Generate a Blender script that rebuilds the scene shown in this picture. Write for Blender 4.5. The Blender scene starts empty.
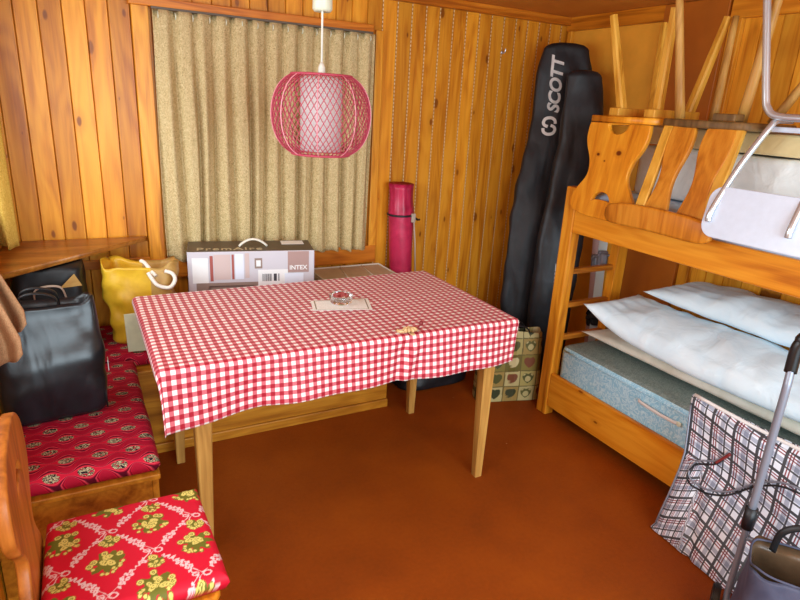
import bpy, bmesh, math, random
from mathutils import Vector, Matrix, noise
from mathutils.bvhtree import BVHTree
random.seed(7)
PI = math.pi
scn = bpy.context.scene
COL = scn.collection

# ------------------------------------------------------------------ colour / nodes
def C(r, g, b):
    f = lambda c: (c/255/12.92) if c/255 <= .04045 else ((c/255+.055)/1.055)**2.4
    return (f(r), f(g), f(b), 1.0)

class NT:
    def __init__(s, name):
        s.m = bpy.data.materials.new(name); s.m.use_nodes = True
        s.t = s.m.node_tree; s.b = s.t.nodes['Principled BSDF']; s.out = s.t.nodes['Material Output']
    def new(s, typ, **kw):
        n = s.t.nodes.new(typ)
        for k, v in kw.items(): setattr(n, k, v)
        return n
    def put(s, sock, v):
        if isinstance(v, bpy.types.NodeSocket): s.t.links.new(v, sock)
        elif v is not None: sock.default_value = v
    def M(s, op, a, b=None, c=None):
        n = s.new('ShaderNodeMath', operation=op)
        for i, v in enumerate((a, b, c)): s.put(n.inputs[i], v)
        return n.outputs[0]
    def coord(s, kind='Object'):
        return s.new('ShaderNodeTexCoord').outputs[kind]
    def sep(s, v):
        n = s.new('ShaderNodeSeparateXYZ'); s.put(n.inputs[0], v); return n.outputs[0], n.outputs[1], n.outputs[2]
    def comb(s, x, y, z):
        n = s.new('ShaderNodeCombineXYZ')
        for i, v in enumerate((x, y, z)): s.put(n.inputs[i], v)
        return n.outputs[0]
    def mapv(s, v, sc=(1, 1, 1), loc=(0, 0, 0), rot=(0, 0, 0)):
        n = s.new('ShaderNodeMapping'); s.put(n.inputs[0], v)
        n.inputs['Scale'].default_value = sc; n.inputs['Location'].default_value = loc; n.inputs['Rotation'].default_value = rot
        return n.outputs[0]
    def noise(s, v, sc=5., det=3., rough=.5, dist=0., fac=True):
        n = s.new('ShaderNodeTexNoise'); s.put(n.inputs['Vector'], v)
        n.inputs['Scale'].default_value = sc; n.inputs['Detail'].default_value = det
        n.inputs['Roughness'].default_value = rough; n.inputs['Distortion'].default_value = dist
        return n.outputs[0] if fac else n.outputs[1]
    def voro(s, v, sc=5., feat='F1', rnd=1., out='Distance', dim='3D'):
        n = s.new('ShaderNodeTexVoronoi', feature=feat, voronoi_dimensions=dim); s.put(n.inputs['Vector'], v)
        n.inputs['Scale'].default_value = sc; n.inputs['Randomness'].default_value = rnd
        return n.outputs[out]
    def ramp(s, f, stops, interp='LINEAR'):
        n = s.new('ShaderNodeValToRGB'); s.put(n.inputs[0], f); cr = n.color_ramp; cr.interpolation = interp
        while len(cr.elements) < len(stops): cr.elements.new(.5)
        for e, (p, c) in zip(cr.elements, stops): e.position = p; e.color = c if len(c) == 4 else (*c, 1)
        return n.outputs[0]
    def step(s, f, a, b):          # smooth 0..1
        n = s.new('ShaderNodeMapRange', interpolation_type='SMOOTHSTEP'); s.put(n.inputs[0], f)
        n.inputs[1].default_value = a; n.inputs[2].default_value = b
        return n.outputs[0]
    def mix(s, f, a, b, mode='MIX'):
        n = s.new('ShaderNodeMix', data_type='RGBA', blend_type=mode)
        s.put(n.inputs[0], f); s.put(n.inputs[6], a); s.put(n.inputs[7], b); return n.outputs[2]
    def bump(s, h, strength=.3, dist=.01):
        n = s.new('ShaderNodeBump'); s.put(n.inputs['Height'], h)
        n.inputs['Strength'].default_value = strength; n.inputs['Distance'].default_value = dist
        s.t.links.new(n.outputs[0], s.b.inputs['Normal'])
    def fin(s, color=None, rough=.5, metal=0., spec=.5, **kw):
        s.put(s.b.inputs['Base Color'], color); s.put(s.b.inputs['Roughness'], rough)
        s.b.inputs['Metallic'].default_value = metal; s.b.inputs['Specular IOR Level'].default_value = spec
        for k, v in kw.items(): s.put(s.b.inputs[k], v)
        return s.m

MAT = {}
def plain(name, col, rough=.5, metal=0., spec=.5, nscale=0, namt=.15, bump=0, **kw):
    n = NT(name)
    c = col
    if nscale:
        f = n.noise(n.coord(), nscale, 4.)
        dark = tuple(v*(1-namt) for v in col[:3])+(1,); lite = tuple(min(1, v*(1+namt)) for v in col[:3])+(1,)
        c = n.ramp(f, [(.3, dark), (.7, lite)])
        if bump: n.bump(f, bump, .004)
    return n.fin(c, rough, metal, spec, **kw)

def wood(name, lite, mid, dark, axis='z', rough=.38, pitch=None, pax='x', off=0., knots=1., s=1., var=.35, coat=0., spots=()):
    n = NT(name)
    lite, mid, dark = [(c[0]*.95, c[1]*.82, c[2]*.36, 1) for c in (lite, mid, dark)]   # varnished softwood: deep amber
    x, y, z = n.sep(n.coord())
    ax = {'x': x, 'y': y, 'z': z}
    L = ax[axis]; o = [ax[k] for k in 'xyz' if k != axis]
    if pitch:
        k = n.M('FLOOR', n.M('DIVIDE', n.M('SUBTRACT', ax[pax], off), pitch))
        w = n.new('ShaderNodeTexWhiteNoise', noise_dimensions='1D'); n.put(w.inputs['W'], k); rnd = w.outputs[0]
        sh = n.M('MULTIPLY', rnd, 37.)
    else:
        rnd = None; sh = 0.
    a = n.M('ADD', o[0], sh); b = o[1]; Ls = n.M('ADD', L, sh) if pitch else L
    g = n.noise(n.comb(n.M('MULTIPLY', a, 15*s), n.M('MULTIPLY', b, 15*s), n.M('MULTIPLY', Ls, 1.1*s)), 1., 3., .5, 1.0)
    g2 = n.noise(n.comb(n.M('MULTIPLY', a, 160*s), n.M('MULTIPLY', b, 160*s), n.M('MULTIPLY', Ls, 4*s)), 1., 3., .6, .4)
    # ring lines: distance-field-like bands warped by slow noise
    slow = n.noise(n.comb(n.M('MULTIPLY', a, 7*s), n.M('MULTIPLY', b, 7*s), n.M('MULTIPLY', Ls, .9*s)), 1., 2., .5, .3)
    band = n.M('SINE', n.M('MULTIPLY', slow, 70.))
    f = n.M('ADD', n.M('MULTIPLY', g, .75), n.M('ADD', n.M('MULTIPLY', g2, .22), n.M('MULTIPLY', band, .045)))
    col = n.ramp(f, [(.30, dark), (.46, mid), (.61, lite)])
    if knots:
        v = n.comb(n.M('MULTIPLY', a, 6.), n.M('MULTIPLY', b, 6.), n.M('MULTIPLY', Ls, 2.6))
        wv = n.noise(v, 6., 2., .5, 0.)
        kc = n.comb(n.M('MULTIPLY', a, 6.), n.M('MULTIPLY', Ls, 2.6), 0.)
        gate = n.sep(n.voro(kc, 1., out='Color', dim='2D'))[0] if pitch else None
        vd = n.voro(n.comb(n.M('MULTIPLY', a, 6.), n.M('MULTIPLY', Ls, 2.6), 0.), 1., dim='2D') if pitch else n.voro(v, 1.)
        d = n.M('ADD', vd, n.M('MULTIPLY', n.M('SUBTRACT', wv, .5), .05))
        if pitch: d = n.M('ADD', d, n.M('MULTIPLY', n.M('SUBTRACT', 1., gate), .09))
        kf = n.step(d, .098*knots, .06*knots)
        kd = (dark[0]*.32, dark[1]*.25, dark[2]*.25, 1)
        col = n.mix(kf, col, kd)
        halo = n.M('MULTIPLY', n.step(d, .26*knots, .10*knots), .35)
        col = n.mix(halo, col, dark)
    for sy, sz, sr in spots:
        dy = n.M('SUBTRACT', y, sy); dz = n.M('SUBTRACT', z, sz)
        dd = n.M('SQRT', n.M('ADD', n.M('MULTIPLY', dy, n.M('MULTIPLY', dy, .5)), n.M('MULTIPLY', dz, dz)))
        col = n.mix(n.M('MULTIPLY', n.step(dd, sr*2.2, sr), .4), col, dark)
        col = n.mix(n.step(dd, sr, sr*.55), col, (dark[0]*.3, dark[1]*.2, dark[2]*.2, 1))
    if rnd is not None:
        br = n.M('ADD', 1-var*.5, n.M('MULTIPLY', rnd, var))
        col = n.mix(1., col, n.comb(br, n.M('POWER', br, 1.1), n.M('POWER', br, 1.2)), 'MULTIPLY')
    n.bump(g2, .08, .003)
    return n.fin(col, n.M('ADD', rough-.06, n.M('MULTIPLY', g2, .14)), 0., .3, **({'Coat Weight': coat, 'Coat Roughness': .25} if coat else {}))

# ------------------------------------------------------------------ mesh helpers
def V(*a): return Vector(a)
def merge(bm, tmp, mx=None, mi=0):
    if mx is not None: bmesh.ops.transform(tmp, matrix=mx, verts=tmp.verts)
    for f in tmp.faces: f.material_index = mi
    me = bpy.data.meshes.new('t'); tmp.to_mesh(me); tmp.free()
    bm.from_mesh(me); bpy.data.meshes.remove(me)
def box(bm, x0, x1, y0, y1, z0, z1, bev=.003, mx=None, mi=0, seg=2):
    t = bmesh.new(); bmesh.ops.create_cube(t, size=1.)
    for v in t.verts: v.co = V((x0+x1)/2+v.co.x*(x1-x0), (y0+y1)/2+v.co.y*(y1-y0), (z0+z1)/2+v.co.z*(z1-z0))
    if bev:
        bev = min(bev, .45*min(abs(x1-x0), abs(y1-y0), abs(z1-z0)))
        bmesh.ops.bevel(t, geom=t.edges[:], offset=bev, segments=seg, affect='EDGES', profile=.5)
    merge(bm, t, mx, mi)
def tube(bm, pts, r, seg=12, mi=0, caps=True, flat=1., rot=0., closed=False):
    pts = [Vector(p) for p in pts]; n = len(pts)
    rr = r if isinstance(r, (list, tuple)) else [r]*n
    def tan(i):
        if closed: return (pts[(i+1) % n]-pts[(i-1) % n]).normalized()
        return (pts[min(i+1, n-1)]-pts[max(i-1, 0)]).normalized()
    t0 = tan(0); up = V(0, 0, 1) if abs(t0.z) < .9 else V(0, 1, 0)
    nrm = (up-t0*up.dot(t0)).normalized(); rings = []
    for i in range(n):
        t = tan(i); nrm = (nrm-t*nrm.dot(t)).normalized(); bn = t.cross(nrm)
        rings.append([bm.verts.new(pts[i]+(nrm*math.cos(a)+bn*math.sin(a)*flat)*rr[i]) for a in (rot+2*PI*k/seg for k in range(seg))])
    fs = []
    for i in range(n if closed else n-1):
        A, B = rings[i], rings[(i+1) % n]
        for k in range(seg): fs.append(bm.faces.new((A[k], A[(k+1) % seg], B[(k+1) % seg], B[k])))
    if caps and not closed:
        fs.append(bm.faces.new(rings[0][::-1])); fs.append(bm.faces.new(rings[-1]))
    for f in fs: f.material_index = mi; f.smooth = seg > 4
def smoothpath(pts, k=6):
    pts = [Vector(p) for p in pts]; out = []
    P = [pts[0]]+pts+[pts[-1]]
    for i in range(1, len(P)-2):
        p0, p1, p2, p3 = P[i-1:i+3]
        for j in range(k):
            t = j/k
            out.append(.5*((2*p1)+(p2-p0)*t+(2*p0-5*p1+4*p2-p3)*t*t+(3*p1-p0-3*p2+p3)*t**3))
    out.append(pts[-1]); return out
def loft(bm, rings, mi=0, cap0=True, cap1=True, smooth=True):
    R = [[bm.verts.new(p) for p in r] for r in rings]; n = len(R[0]); fs = []
    for A, B in zip(R, R[1:]):
        for k in range(n): fs.append(bm.faces.new((A[k], A[(k+1) % n], B[(k+1) % n], B[k])))
    for on, r in ((cap0, R[0][::-1]), (cap1, R[-1])):
        if on: fs.append(bm.faces.new(r))
    for f in fs: f.material_index = mi; f.smooth = smooth
def bar(bm, p, q, w, d, w1=None, d1=None, side=(0, 1, 0), mi=0, bev=.15):
    """tapered rectangular bar from p to q; w along 'side', d across"""
    p, q = Vector(p), Vector(q); t = (q-p).normalized(); s = Vector(side); s = (s-t*s.dot(t)).normalized(); u = t.cross(s)
    w1 = w if w1 is None else w1; d1 = d if d1 is None else d1
    def ring(c, w, d):
        b = bev*min(w, d); o = []
        for sx, sy, first in ((1, 1, 0), (-1, 1, 1), (-1, -1, 0), (1, -1, 1)):
            a = V(sx*(w/2-b), sy*d/2, 0); c2 = V(sx*w/2, sy*(d/2-b), 0)
            for e in ((c2, a) if not first else (a, c2)): o.append(c+s*e.x+u*e.y)
        return o
    loft(bm, [ring(p, w, d), ring(q, w1, d1)], mi, smooth=False)
def lathe(bm, prof, c, seg=32, mi=0, closed=False):
    c = Vector(c); R = [[c+V(r*math.cos(2*PI*k/seg), r*math.sin(2*PI*k/seg), z) for k in range(seg)] for r, z in prof]
    if closed: R.append(R[0])
    loft(bm, R, mi, not closed, not closed)
    if closed: bmesh.ops.remove_doubles(bm, verts=bm.verts[:], dist=1e-6)
def grid(bm, nu, nv, fn, uv=None, mi=0, smooth=True):
    lay = bm.loops.layers.uv.verify() if uv else None
    P = [[bm.verts.new(fn(i/nu, j/nv)) for j in range(nv+1)] for i in range(nu+1)]
    for i in range(nu):
        for j in range(nv):
            f = bm.faces.new((P[i][j], P[i+1][j], P[i+1][j+1], P[i][j+1])); f.smooth = smooth; f.material_index = mi
            if uv:
                for l, (a, b) in zip(f.loops, ((i, j), (i+1, j), (i+1, j+1), (i, j+1))): l[lay].uv = uv(a/nu, b/nv)
    return P
def plate(bm, outer, holes, thick, mx, bev=.002, mi=0):
    """2-D outline with holes extruded to a plate, centred on its own plane"""
    cu = bpy.data.curves.new('t', 'CURVE'); cu.dimensions = '2D'; cu.fill_mode = 'BOTH'
    for pl in [outer]+holes:
        sp = cu.splines.new('POLY'); sp.points.add(len(pl)-1); sp.use_cyclic_u = True
        for p, c in zip(sp.points, pl): p.co = (c[0], c[1], 0, 1)
    cu.extrude = thick/2-bev; cu.bevel_depth = bev; cu.bevel_resolution = 1; cu.offset = -bev
    o = bpy.data.objects.new('t', cu); me = bpy.data.meshes.new_from_object(o)
    t = bmesh.new(); t.from_mesh(me); bmesh.ops.remove_doubles(t, verts=t.verts[:], dist=1e-5)
    bpy.data.objects.remove(o); bpy.data.meshes.remove(me); bpy.data.curves.remove(cu)
    merge(bm, t, mx, mi)
def text(bm, s, size, mx, mi=0, thick=.0006, bold=0., spacing=1., shear=0., onto=None, d=None, gap=.0015):
    cu = bpy.data.curves.new('t', 'FONT'); cu.body = s; cu.size = size; cu.extrude = thick; cu.align_x = 'CENTER'; cu.align_y = 'CENTER'
    cu.offset = bold; cu.shear = shear; cu.space_character = spacing; cu.resolution_u = 4
    o = bpy.data.objects.new('t', cu); me = bpy.data.meshes.new_from_object(o)
    t = bmesh.new(); t.from_mesh(me); bpy.data.objects.remove(o); bpy.data.meshes.remove(me); bpy.data.curves.remove(cu)
    if onto is not None:
        for ax_ in (V(1, 0, 0), V(0, 1, 0)):
            for k in range(-30, 31): bmesh.ops.bisect_plane(t, geom=t.verts[:]+t.edges[:]+t.faces[:], plane_co=ax_*k*.009, plane_no=ax_)
        bmesh.ops.transform(t, matrix=mx, verts=t.verts)
        project(t, onto, d, gap); merge(bm, t, None, mi)
    else: merge(bm, t, mx, mi)
def project(t, bvh, d, gap=.0015):
    d = Vector(d)
    for v in t.verts:
        h = bvh.ray_cast(v.co-d*.6, d)
        if h[0] is not None: v.co = h[0]-d*gap
def frame(o, x, z=None, y=None):
    """matrix with origin o, local X, local Y (in-plane), Z normal"""
    x = Vector(x).normalized(); y = Vector(y); y = (y-x*y.dot(x)).normalized(); zz = x.cross(y)
    m = Matrix.Identity(4)
    for i in range(3): m[i][0] = x[i]; m[i][1] = y[i]; m[i][2] = zz[i]; m[i][3] = o[i]
    return m

def tag(o, label=None, cat=None, group=None, kind=None):
    for k, v in (('label', label), ('category', cat), ('group', group), ('kind', kind)):
        if v: o[k] = v
    return o
def thing(name, loc, label, cat, group=None):
    o = bpy.data.objects.new(name, None); COL.objects.link(o); o.location = loc; o.empty_display_size = .05
    return tag(o, label, cat, group)
def obj(name, bm, mats, parent=None, solid=0., sub=0, label=None):
    """link a bmesh built in world space as one object; under a parent the origin moves to the thing's base"""
    bmesh.ops.recalc_face_normals(bm, faces=bm.faces[:]) if not bm.loops.layers.color else None
    base = V(0, 0, 0); p = parent
    while p is not None: base = base+p.location; p = p.parent
    bmesh.ops.translate(bm, verts=bm.verts, vec=-base)
    me = bpy.data.meshes.new(name); bm.to_mesh(me); bm.free()
    for m in (mats if isinstance(mats, (list, tuple)) else [mats]): me.materials.append(m)
    o = bpy.data.objects.new(name, me); COL.objects.link(o); o.parent = parent
    if solid:
        md = o.modifiers.new('thickness', 'SOLIDIFY'); md.thickness = abs(solid); md.offset = 1 if solid > 0 else -1
    if sub:
        md = o.modifiers.new('smooth', 'SUBSURF'); md.levels = sub; md.render_levels = sub
    if label: o['label'] = label
    return o
def free(name, bm, mats, label, cat, group=None, base=None, **kw):
    """a thing that is a single mesh, origin at its base"""
    bm.verts.ensure_lookup_table()
    if base is None:
        xs = [v.co.x for v in bm.verts]; ys = [v.co.y for v in bm.verts]; zs = [v.co.z for v in bm.verts]
        base = V((min(xs)+max(xs))/2, (min(ys)+max(ys))/2, min(zs))
    bmesh.ops.translate(bm, verts=bm.verts, vec=-base)
    o = obj(name, bm, mats, None, **kw); o.location = base
    return tag(o, label, cat, group)
def struct(name, bm, mats, label, cat):
    return tag(obj(name, bm, mats), label, cat, None, 'structure')
def nz(p, s, seed=0.): return noise.noise(V(p[0]*s+seed, p[1]*s+seed*1.7, p[2]*s-seed))
def bvh_of(bm): return BVHTree.FromBMesh(bm)

# ------------------------------------------------------------------ materials
W_L, W_M, W_D = C(246, 186, 84), C(234, 166, 62), C(200, 128, 40)
P = .0871; X0 = -.156
MAT['pine_back'] = wood('pine_back', C(232, 168, 72), C(218, 148, 54), C(184, 112, 36), 'z', .34, P, 'x', X0, 1.)
MAT['pine_right'] = wood('pine_right', C(244, 188, 90), C(230, 164, 66), C(192, 122, 42), 'z', .36, .095, 'y', 0., 1.)
MAT['pine_left'] = wood('pine_left', W_L, W_M, W_D, 'z', .36, P, 'y', 0., 1.)
MAT['groove'] = plain('groove_shadowless', C(110, 58, 16), .6)
def painted_glint():  # highlights along the groove edges, painted as pale dashes
    n = NT('painted_glint'); z = n.sep(n.coord())[2]
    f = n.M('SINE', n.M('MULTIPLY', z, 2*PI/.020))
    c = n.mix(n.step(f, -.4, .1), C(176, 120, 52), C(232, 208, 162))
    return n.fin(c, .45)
MAT['glint'] = painted_glint()
MAT['hardboard'] = plain('hardboard', C(240, 170, 56), .4, nscale=6, namt=.12)
MAT['hardboard_dark'] = plain('hardboard_dark', C(176, 96, 22), .4, nscale=5, namt=.12)
MAT['ceil'] = plain('ceiling_board', C(208, 134, 54), .4, nscale=3, namt=.10)
MAT['trim_x'] = wood('trim_x', C(220, 142, 62), C(200, 120, 44), C(160, 88, 28), 'x', .35, knots=0)
MAT['trim_y'] = wood('trim_y', C(236, 166, 72), C(216, 140, 52), C(170, 100, 32), 'y', .35, knots=0)
MAT['trim_z'] = wood('trim_z', C(240, 180, 84), C(222, 154, 60), C(176, 108, 36), 'z', .35, knots=0)
MAT['bed_y'] = wood('bed_y', C(240, 172, 74), C(226, 150, 52), C(192, 114, 34), 'y', .34, knots=.5, s=.8)
MAT['bed_z'] = wood('bed_z', C(236, 172, 76), C(218, 146, 54), C(176, 108, 36), 'z', .36, knots=0)
MAT['bed_x'] = wood('bed_x', C(216, 148, 78), C(192, 122, 56), C(152, 90, 36), 'x', .4, knots=0)
MAT['bench_x'] = wood('bench_x', C(204, 146, 66), C(182, 122, 46), C(146, 90, 28), 'x', .4, knots=.6)
MAT['bench_y'] = wood('bench_y', C(204, 146, 66), C(182, 122, 46), C(146, 90, 28), 'y', .4, knots=.6)
MAT['shelf'] = wood('shelf', C(180, 124, 74), C(154, 100, 56), C(120, 76, 40), 'x', .3, knots=.0)
MAT['leg'] = wood('leg', C(208, 168, 128), C(184, 142, 102), C(150, 108, 74), 'z', .45, knots=0)
MAT['stabelle'] = wood('stabelle', C(244, 180, 74), C(230, 156, 54), C(196, 118, 32), 'z', .32, knots=1., s=.8, spots=((.075, -.14, .008), (-.04, -.125, .013), (.03, -.165, .004)))
MAT['stab_x'] = wood('stab_x', C(224, 150, 62), C(204, 128, 46), C(160, 94, 30), 'y', .35, knots=0)
MAT['stableg'] = wood('stableg', C(240, 196, 120), C(226, 176, 92), C(190, 136, 62), 'z', .4, knots=0)
MAT['oak'] = wood('oak', C(222, 158, 76), C(204, 134, 54), C(168, 102, 36), 'z', .38, knots=0)
MAT['chair_brown'] = wood('chair_brown', C(200, 128, 76), C(176, 106, 58), C(140, 80, 42), 'z', .4, knots=0)
MAT['oak_y'] = wood('oak_y', C(190, 130, 68), C(164, 106, 50), C(124, 76, 34), 'y', .38, knots=0)
MAT['oak_dark'] = wood('oak_dark', C(136, 110, 96), C(108, 86, 76), C(80, 62, 54), 'z', .45, knots=0)
MAT['chrome'] = plain('chrome', C(206, 212, 218), .22, .7)
MAT['steel'] = plain('brushed_steel', C(140, 146, 160), .38, .35)
MAT['formica'] = plain('white_formica', C(214, 228, 246), .22, nscale=40, namt=.03)
MAT['rubber'] = plain('black_rubber', C(24, 26, 30), .45)
MAT['black_plastic'] = plain('black_plastic', C(18, 18, 20), .35)
MAT['white_plastic'] = plain('white_plastic', C(222, 226, 200), .35)
MAT['cord_w'] = plain('cord_white', C(230, 228, 214), .4)
MAT['label_white'] = plain('label_white', C(238, 238, 236), .5)
MAT['logo_white'] = plain('logo_white', C(226, 224, 220), .5)

def m_floor():
    n = NT('carpet'); co = n.coord()
    f = n.noise(co, 3., 5., .6); g = n.noise(co, 420., 2., .6); k = n.noise(co, 60., 3., .6)
    v = n.M('ADD', n.M('MULTIPLY', f, .5), n.M('ADD', n.M('MULTIPLY', g, .3), n.M('MULTIPLY', k, .2)))
    c = n.ramp(v, [(.3, C(120, 52, 2)), (.5, C(146, 66, 4)), (.72, C(168, 82, 8))])
    sp = n.voro(co, 5.2)           # lint
    c = n.mix(n.step(sp, .022, .012), c, C(220, 190, 140))
    n.bump(g, .35, .004)
    return n.fin(c, .62, 0., .25)
MAT['floor'] = m_floor()

def m_gingham():
    n = NT('gingham'); u, v, _ = n.sep(n.coord('UV'))
    w = n.noise(n.comb(u, v, 0.), 9., 2.)
    per = .0285
    def st(t):
        q = n.M('FRACT', n.M('DIVIDE', n.M('ADD', t, n.M('MULTIPLY', w, .004)), per))
        return n.step(n.M('ABSOLUTE', n.M('SUBTRACT', q, .5)), .27, .23)
    a, b = st(u), st(v); s = n.M('MULTIPLY', n.M('ADD', a, b), .5)
    c = n.ramp(s, [(0, C(244, 240, 232)), (.5, C(208, 104, 114)), (1, C(166, 10, 38))])
    th = n.M('MULTIPLY', n.M('SINE', n.M('MULTIPLY', n.M('ADD', u, v), 2400.)), .5)
    n.bump(th, .05, .001)
    return n.fin(c, .5, 0., .35, **{'Sheen Weight': .1})
MAT['gingham'] = m_gingham()

def m_curtain(name, a, b, c3, trans):
    n = NT(name); co = n.coord('UV')
    v1 = n.noise(co, 75., 3., .7, 2.5); v2 = n.noise(co, 240., 2., .6)
    f = n.M('ADD', n.M('MULTIPLY', v1, .7), n.M('MULTIPLY', v2, .3))
    c = n.ramp(f, [(.36, c3), (.48, b), (.60, a)])
    n.bump(f, .2, .003)
    m = n.fin(c, .75, 0., .2)
    if trans:
        tr = n.new('ShaderNodeBsdfTranslucent'); n.put(tr.inputs[0], c)
        mx = n.new('ShaderNodeMixShader'); mx.inputs[0].default_value = trans
        n.t.links.new(n.b.outputs[0], mx.inputs[1]); n.t.links.new(tr.outputs[0], mx.inputs[2])
        n.t.links.new(mx.outputs[0], n.out.inputs[0])
    return m
MAT['curtain'] = m_curtain('curtain_cloth', C(226, 206, 158), C(200, 176, 124), C(146, 120, 72), .08)
MAT['curtain_y'] = m_curtain('curtain_yellow', C(236, 206, 110), C(220, 182, 80), C(186, 146, 56), .45)
MAT['curtain_pink'] = m_curtain('curtain_pink', C(206, 162, 120), C(190, 144, 102), C(166, 118, 80), .15)

def m_oriental():
    n = NT('oriental_red'); u, v, _ = n.sep(n.coord('UV'))
    U = n.M('DIVIDE', u, .090); Vv = n.M('DIVIDE', v, .066)
    w = n.noise(n.comb(u, v, 0.), 45., 2.); wv = n.M('MULTIPLY', n.M('SUBTRACT', w, .5), .22)
    row = n.M('FLOOR', Vv); odd = n.M('MULTIPLY', n.M('MODULO', n.M('ABSOLUTE', row), 2.), .5)
    fu = n.M('SUBTRACT', n.M('FRACT', n.M('ADD', U, odd)), .5); fv = n.M('SUBTRACT', n.M('FRACT', Vv), .5)
    cs = n.M('COSINE', n.M('MULTIPLY', fu, 2*PI))
    og = n.M('ADD', n.M('DIVIDE', n.M('ABSOLUTE', fv), n.M('ADD', .27, n.M('MULTIPLY', cs, .20))), wv)   # eye shaped contour
    red, dk, lt = C(206, 26, 54), C(92, 10, 34), C(232, 78, 94)
    c = n.ramp(n.M('MULTIPLY', og, .5), [(0, red), (.26, red), (.30, lt), (.34, red), (.40, dk), (.46, dk), (.52, lt), (.57, red), (.66, dk), (.74, red), (.9, C(176, 20, 48))])
    blot = n.noise(n.comb(n.M('MULTIPLY', u, 1.), n.M('MULTIPLY', v, 1.4), 7.), 110., 1., .5, .5)
    mot = n.ramp(blot, [(0, C(30, 28, 34)), (.44, C(206, 190, 150)), (.52, C(110, 112, 80)), (.58, C(40, 40, 46)), (.64, red)], 'CONSTANT')
    d = n.M('ADD', n.M('MULTIPLY', n.M('MULTIPLY', fu, fu), 9.5), n.M('MULTIPLY', n.M('MULTIPLY', fv, fv), 11.))
    c = n.mix(n.step(d, .62, .5), c, mot)
    b = n.noise(n.comb(u, v, 3.), 130., 2.)
    n.bump(b, .12, .002)
    return n.fin(n.mix(n.M('MULTIPLY', b, .18), c, dk), .75, 0., .12)
MAT['oriental'] = m_oriental()

def m_vcol(name, rough=.6, spec=.3):
    n = NT(name); a = n.new('ShaderNodeVertexColor'); a.layer_name = 'pattern'
    n.bump(n.noise(n.coord(), 300., 2.), .08, .002)
    return n.fin(a.outputs[0], rough, 0., spec)
MAT['floral'] = m_vcol('floral_print')

def m_plaid():
    n = NT('plaid'); u, v, _ = n.sep(n.coord('UV'))
    per = .085
    W = C(244, 248, 254)
    def bands(t):
        q = n.M('FRACT', n.M('DIVIDE', t, per))
        return n.ramp(q, [(0, W), (.08, C(26, 28, 40)), (.20, W), (.26, C(140, 20, 44)), (.31, W), (.37, C(140, 20, 44)), (.42, W), (.52, C(176, 184, 200)), (.70, W), (.74, C(40, 44, 60)), (.81, W)], 'CONSTANT')
    c = n.mix(1., bands(u), bands(n.M('ADD', v, .02)), 'MULTIPLY')
    c = n.mix(.06, c, C(240, 244, 250))
    n.bump(n.M('MULTIPLY', n.M('SINE', n.M('MULTIPLY', u, 3000.)), n.M('SINE', n.M('MULTIPLY', v, 3000.))), .05, .001)
    return n.fin(c, .42, 0., .4)
MAT['plaid'] = m_plaid()

def m_damask():
    n = NT('mattress_damask'); co = n.coord()
    a = n.noise(co, 24., 2., .5, 2.5)
    c = n.ramp(a, [(.42, C(150, 206, 232)), (.5, C(206, 238, 250)), (.58, C(158, 210, 234))])
    n.bump(a, .25, .004)
    return n.fin(c, .5, 0., .4)
MAT['damask'] = m_damask()
def m_damask_top():
    n = NT('mattress_top'); co = n.coord()
    a = n.noise(co, 45., 2., .5, 2.5)
    c = n.ramp(a, [(.40, C(112, 128, 124)), (.5, C(146, 160, 152)), (.6, C(108, 126, 124))])
    n.bump(a, .25, .004)
    return n.fin(c, .55, 0., .4)
MAT['damask_top'] = m_damask_top()
def m_white(name, a, b):
    n = NT(name); f = n.noise(n.coord(), 9., 3., .5, .7)
    n.bump(f, .5, .016)
    return n.fin(n.ramp(f, [(.3, b), (.65, a)]), .75, 0., .25, **{'Sheen Weight': .15})
MAT['pillow'] = m_white('pillow_white', C(230, 247, 255), C(216, 238, 250))
MAT['pillow_cream'] = m_white('pillow_cream', C(232, 228, 214), C(214, 208, 190))
MAT['sheet_blue'] = m_white('sheet_blue', C(196, 212, 232), C(176, 196, 220))
MAT['quilt'] = m_white('quilt_white', C(244, 246, 242), C(230, 232, 228))
MAT['foam'] = m_white('foam_cream', C(238, 216, 160), C(226, 200, 140))

def m_nylon(name, a, b, rough=.5):
    n = NT(name); co = n.coord(); f = n.noise(co, 7., 4., .6, 1.)
    c = n.ramp(f, [(.35, b), (.65, a)])
    h = n.noise(n.mapv(co, (1, 1, .35)), 9., 2., .45, .8)
    n.bump(h, .34, .02)
    return n.fin(c, rough, 0., .45)
MAT['nylon'] = m_nylon('black_nylon', C(30, 29, 34), C(18, 17, 20), .5)
MAT['nylon2'] = m_nylon('charcoal_nylon', C(38, 41, 47), C(24, 26, 30), .45)
MAT['blackbag'] = m_nylon('black_tarpaulin', C(30, 33, 37), C(16, 18, 20), .28)
MAT['suitcase'] = m_nylon('dark_holdall', C(22, 23, 25), C(13, 14, 15), .5)
MAT['navy'] = m_nylon('navy_cloth', C(84, 88, 110), C(64, 68, 90), .6)
MAT['dark_in'] = plain('dark_lining', C(86, 66, 48), .25, nscale=14, namt=.3)
MAT['yellowbag'] = m_nylon('yellow_bag', C(232, 186, 48), C(206, 154, 30), .42)
MAT['tanbag'] = m_nylon('tan_bag', C(196, 156, 84), C(168, 126, 60), .5)
MAT['rope'] = plain('white_rope', C(240, 230, 214), .7, nscale=200, namt=.1)
MAT['burgundy'] = m_nylon('burgundy_cover', C(198, 44, 84), C(160, 24, 60), .36)
MAT['strap_grey'] = plain('strap_grey', C(176, 158, 140), .6)
MAT['taupe'] = plain('taupe_cloth', C(190, 174, 144), .6, nscale=30, namt=.08)
MAT['cream_piping'] = plain('cream_piping', C(226, 222, 206), .5)
MAT['card_dark'] = plain('box_brown', C(92, 76, 58), .5, nscale=8, namt=.06)
MAT['card_white'] = plain('box_white', C(204, 200, 206), .45)
MAT['card_mauve'] = plain('box_mauve', C(170, 138, 130), .5)
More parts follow.
